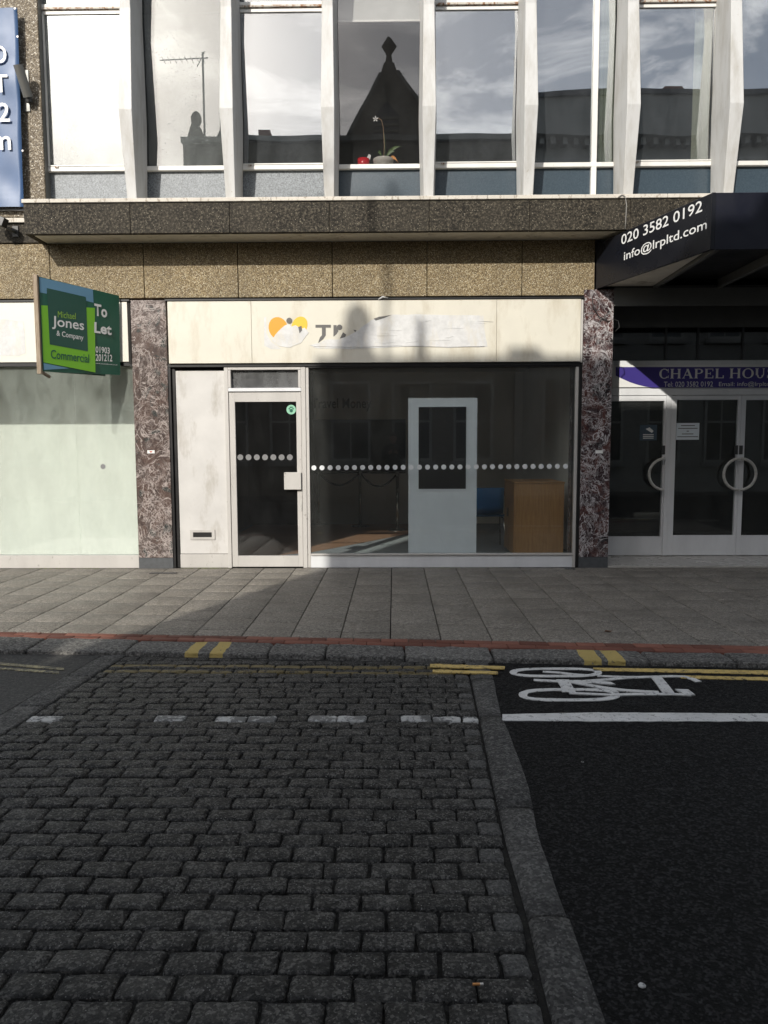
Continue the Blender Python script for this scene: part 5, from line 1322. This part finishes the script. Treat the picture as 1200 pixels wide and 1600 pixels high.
# ------------------------------------------------------------------ the photographer, seen only in the shop glass
def person():
    root = thing('person', 'person in a dark jacket holding up a phone, mirrored in the shop window', 'person', (-.02, -9.0, ROAD))
    j = {'pel': (0, 0, .96), 'ch': (0, .01, 1.22), 'nk': (0, .0, 1.45), 'hd0': (0, .03, 1.54), 'hd': (0, .05, 1.64), 'top': (0, .03, 1.72)}
    V = [(0, 0, .96), (0, .01, 1.22), (0, 0, 1.43), (0, .02, 1.50)]
    rad = [(.16, .12), (.175, .12), (.11, .09), (.058, .058)]
    E_ = [(0, 1), (1, 2), (2, 3)]
    for s in (-1, 1):
        b = len(V); V += [(s*.19, 0, 1.39), (s*.24, .10, 1.14), (s*.09, .33, 1.27)]; rad += [(.062, .062), (.048, .048), (.034, .034)]; E_ += [(2, b), (b, b+1), (b+1, b+2)]
        b = len(V); V += [(s*.10, 0, .88), (s*.12, .03, .48), (s*.13, -.01, .09), (s*.14, .14, .045)]; rad += [(.095, .095), (.065, .065), (.045, .045), (.045, .035)]; E_ += [(0, b), (b, b+1), (b+1, b+2), (b+2, b+3)]
    me = bpy.data.meshes.new('body'); me.from_pydata(V, E_, []); o = bpy.data.objects.new('body', me); COL.objects.link(o); o.parent = root
    sk = o.modifiers.new('skin', 'SKIN'); ss = o.modifiers.new('sub', 'SUBSURF'); ss.levels = ss.render_levels = 2
    for v, r_ in zip(me.skin_vertices[0].data, rad): v.radius = r_
    me.skin_vertices[0].data[0].use_root = True
    me.materials.append(flat('dark_jacket', (.015, .016, .02), .8))
    skin = flat('skin', (.42, .25, .18), .6); hair = flat('dark_hair', (.03, .02, .015), .7)
    h = MB(); n = 16; rings = [(.035, -.115), (.06, -.10), (.073, -.06), (.082, 0), (.085, .045), (.075, .085), (.045, .112), (.01, .12)]
    vs = []; fs = []
    for r_, z in rings:
        for k in range(n):
            t = 2*math.pi*k/n; vs.append((r_*.92*math.cos(t), .035+r_*1.12*math.sin(t)+(.012 if z < -.05 and math.sin(t) > 0 else 0), 1.625+z))
    for i in range(len(rings)-1):
        for k in range(n): fs.append((i*n+k, i*n+(k+1) % n, (i+1)*n+(k+1) % n, (i+1)*n+k))
    fs += [tuple(range(n))[::-1], tuple(range((len(rings)-1)*n, len(rings)*n))]
    h.add(vs, fs); h.prism([(-.012, .125, 1.60), (.012, .125, 1.60), (.0, .155, 1.605), ], (0, -.01, .04))
    for s in (-1, 1): h.tube((s*.074, .03, 1.605), (s*.085, .025, 1.64), .013, .016, 8)
    hd = h.mesh('head', skin, smooth=True); ho = link('head', hd, root, loc=(0, 0, 0))
    hm = MB(); vs = []; fs = []; rr = [(.086, .02), (.092, .05), (.082, .092), (.05, .122), (.012, .13)]
    for r_, z in rr:
        for k in range(n): t = 2*math.pi*k/n; vs.append((r_*.95*math.cos(t), .025+r_*1.12*math.sin(t), 1.625+z+(.02 if math.sin(t) > .3 else -.03)*(1 if z < .06 else 0)))
    for i in range(len(rr)-1):
        for k in range(n): fs.append((i*n+k, i*n+(k+1) % n, (i+1)*n+(k+1) % n, (i+1)*n+k))
    fs.append(tuple(range((len(rr)-1)*n, len(rr)*n))); hm.add(vs, fs); link('hair', hm.mesh('hair', hair, smooth=True), root, loc=(0, 0, 0))
    for s in (-1, 1):
        hh = MB(); c = Vector((s*.075, .365, 1.31)); hh.path([(s*.09, .33, 1.27), c, (s*.06, .385, 1.34)], [.026, .034, .026], 8)
        for f in range(4): hh.path([c+Vector((-s*.005, .01, -.02+f*.018)), c+Vector((-s*.03, .035, -.018+f*.019)), c+Vector((-s*.055, .03, -.016+f*.019))], [.009, .0085, .007], 6)
        hh.path([c+Vector((0, -.02, .02)), c+Vector((-s*.025, -.015, .045)), c+Vector((-s*.04, .0, .05))], [.010, .009, .008], 6)
        link('hand', hh.mesh('hand', skin, smooth=True), root, loc=(0, 0, 0))
    return root
person()
ph = thing('phone', 'black phone held upright by the person mirrored in the shop window', 'phone', (0, -8.60, 1.36))
MB().box(-.036, .036, -8.605, -8.597, 1.285, 1.43).obj('body', M['black'], ph, bevel=.003)
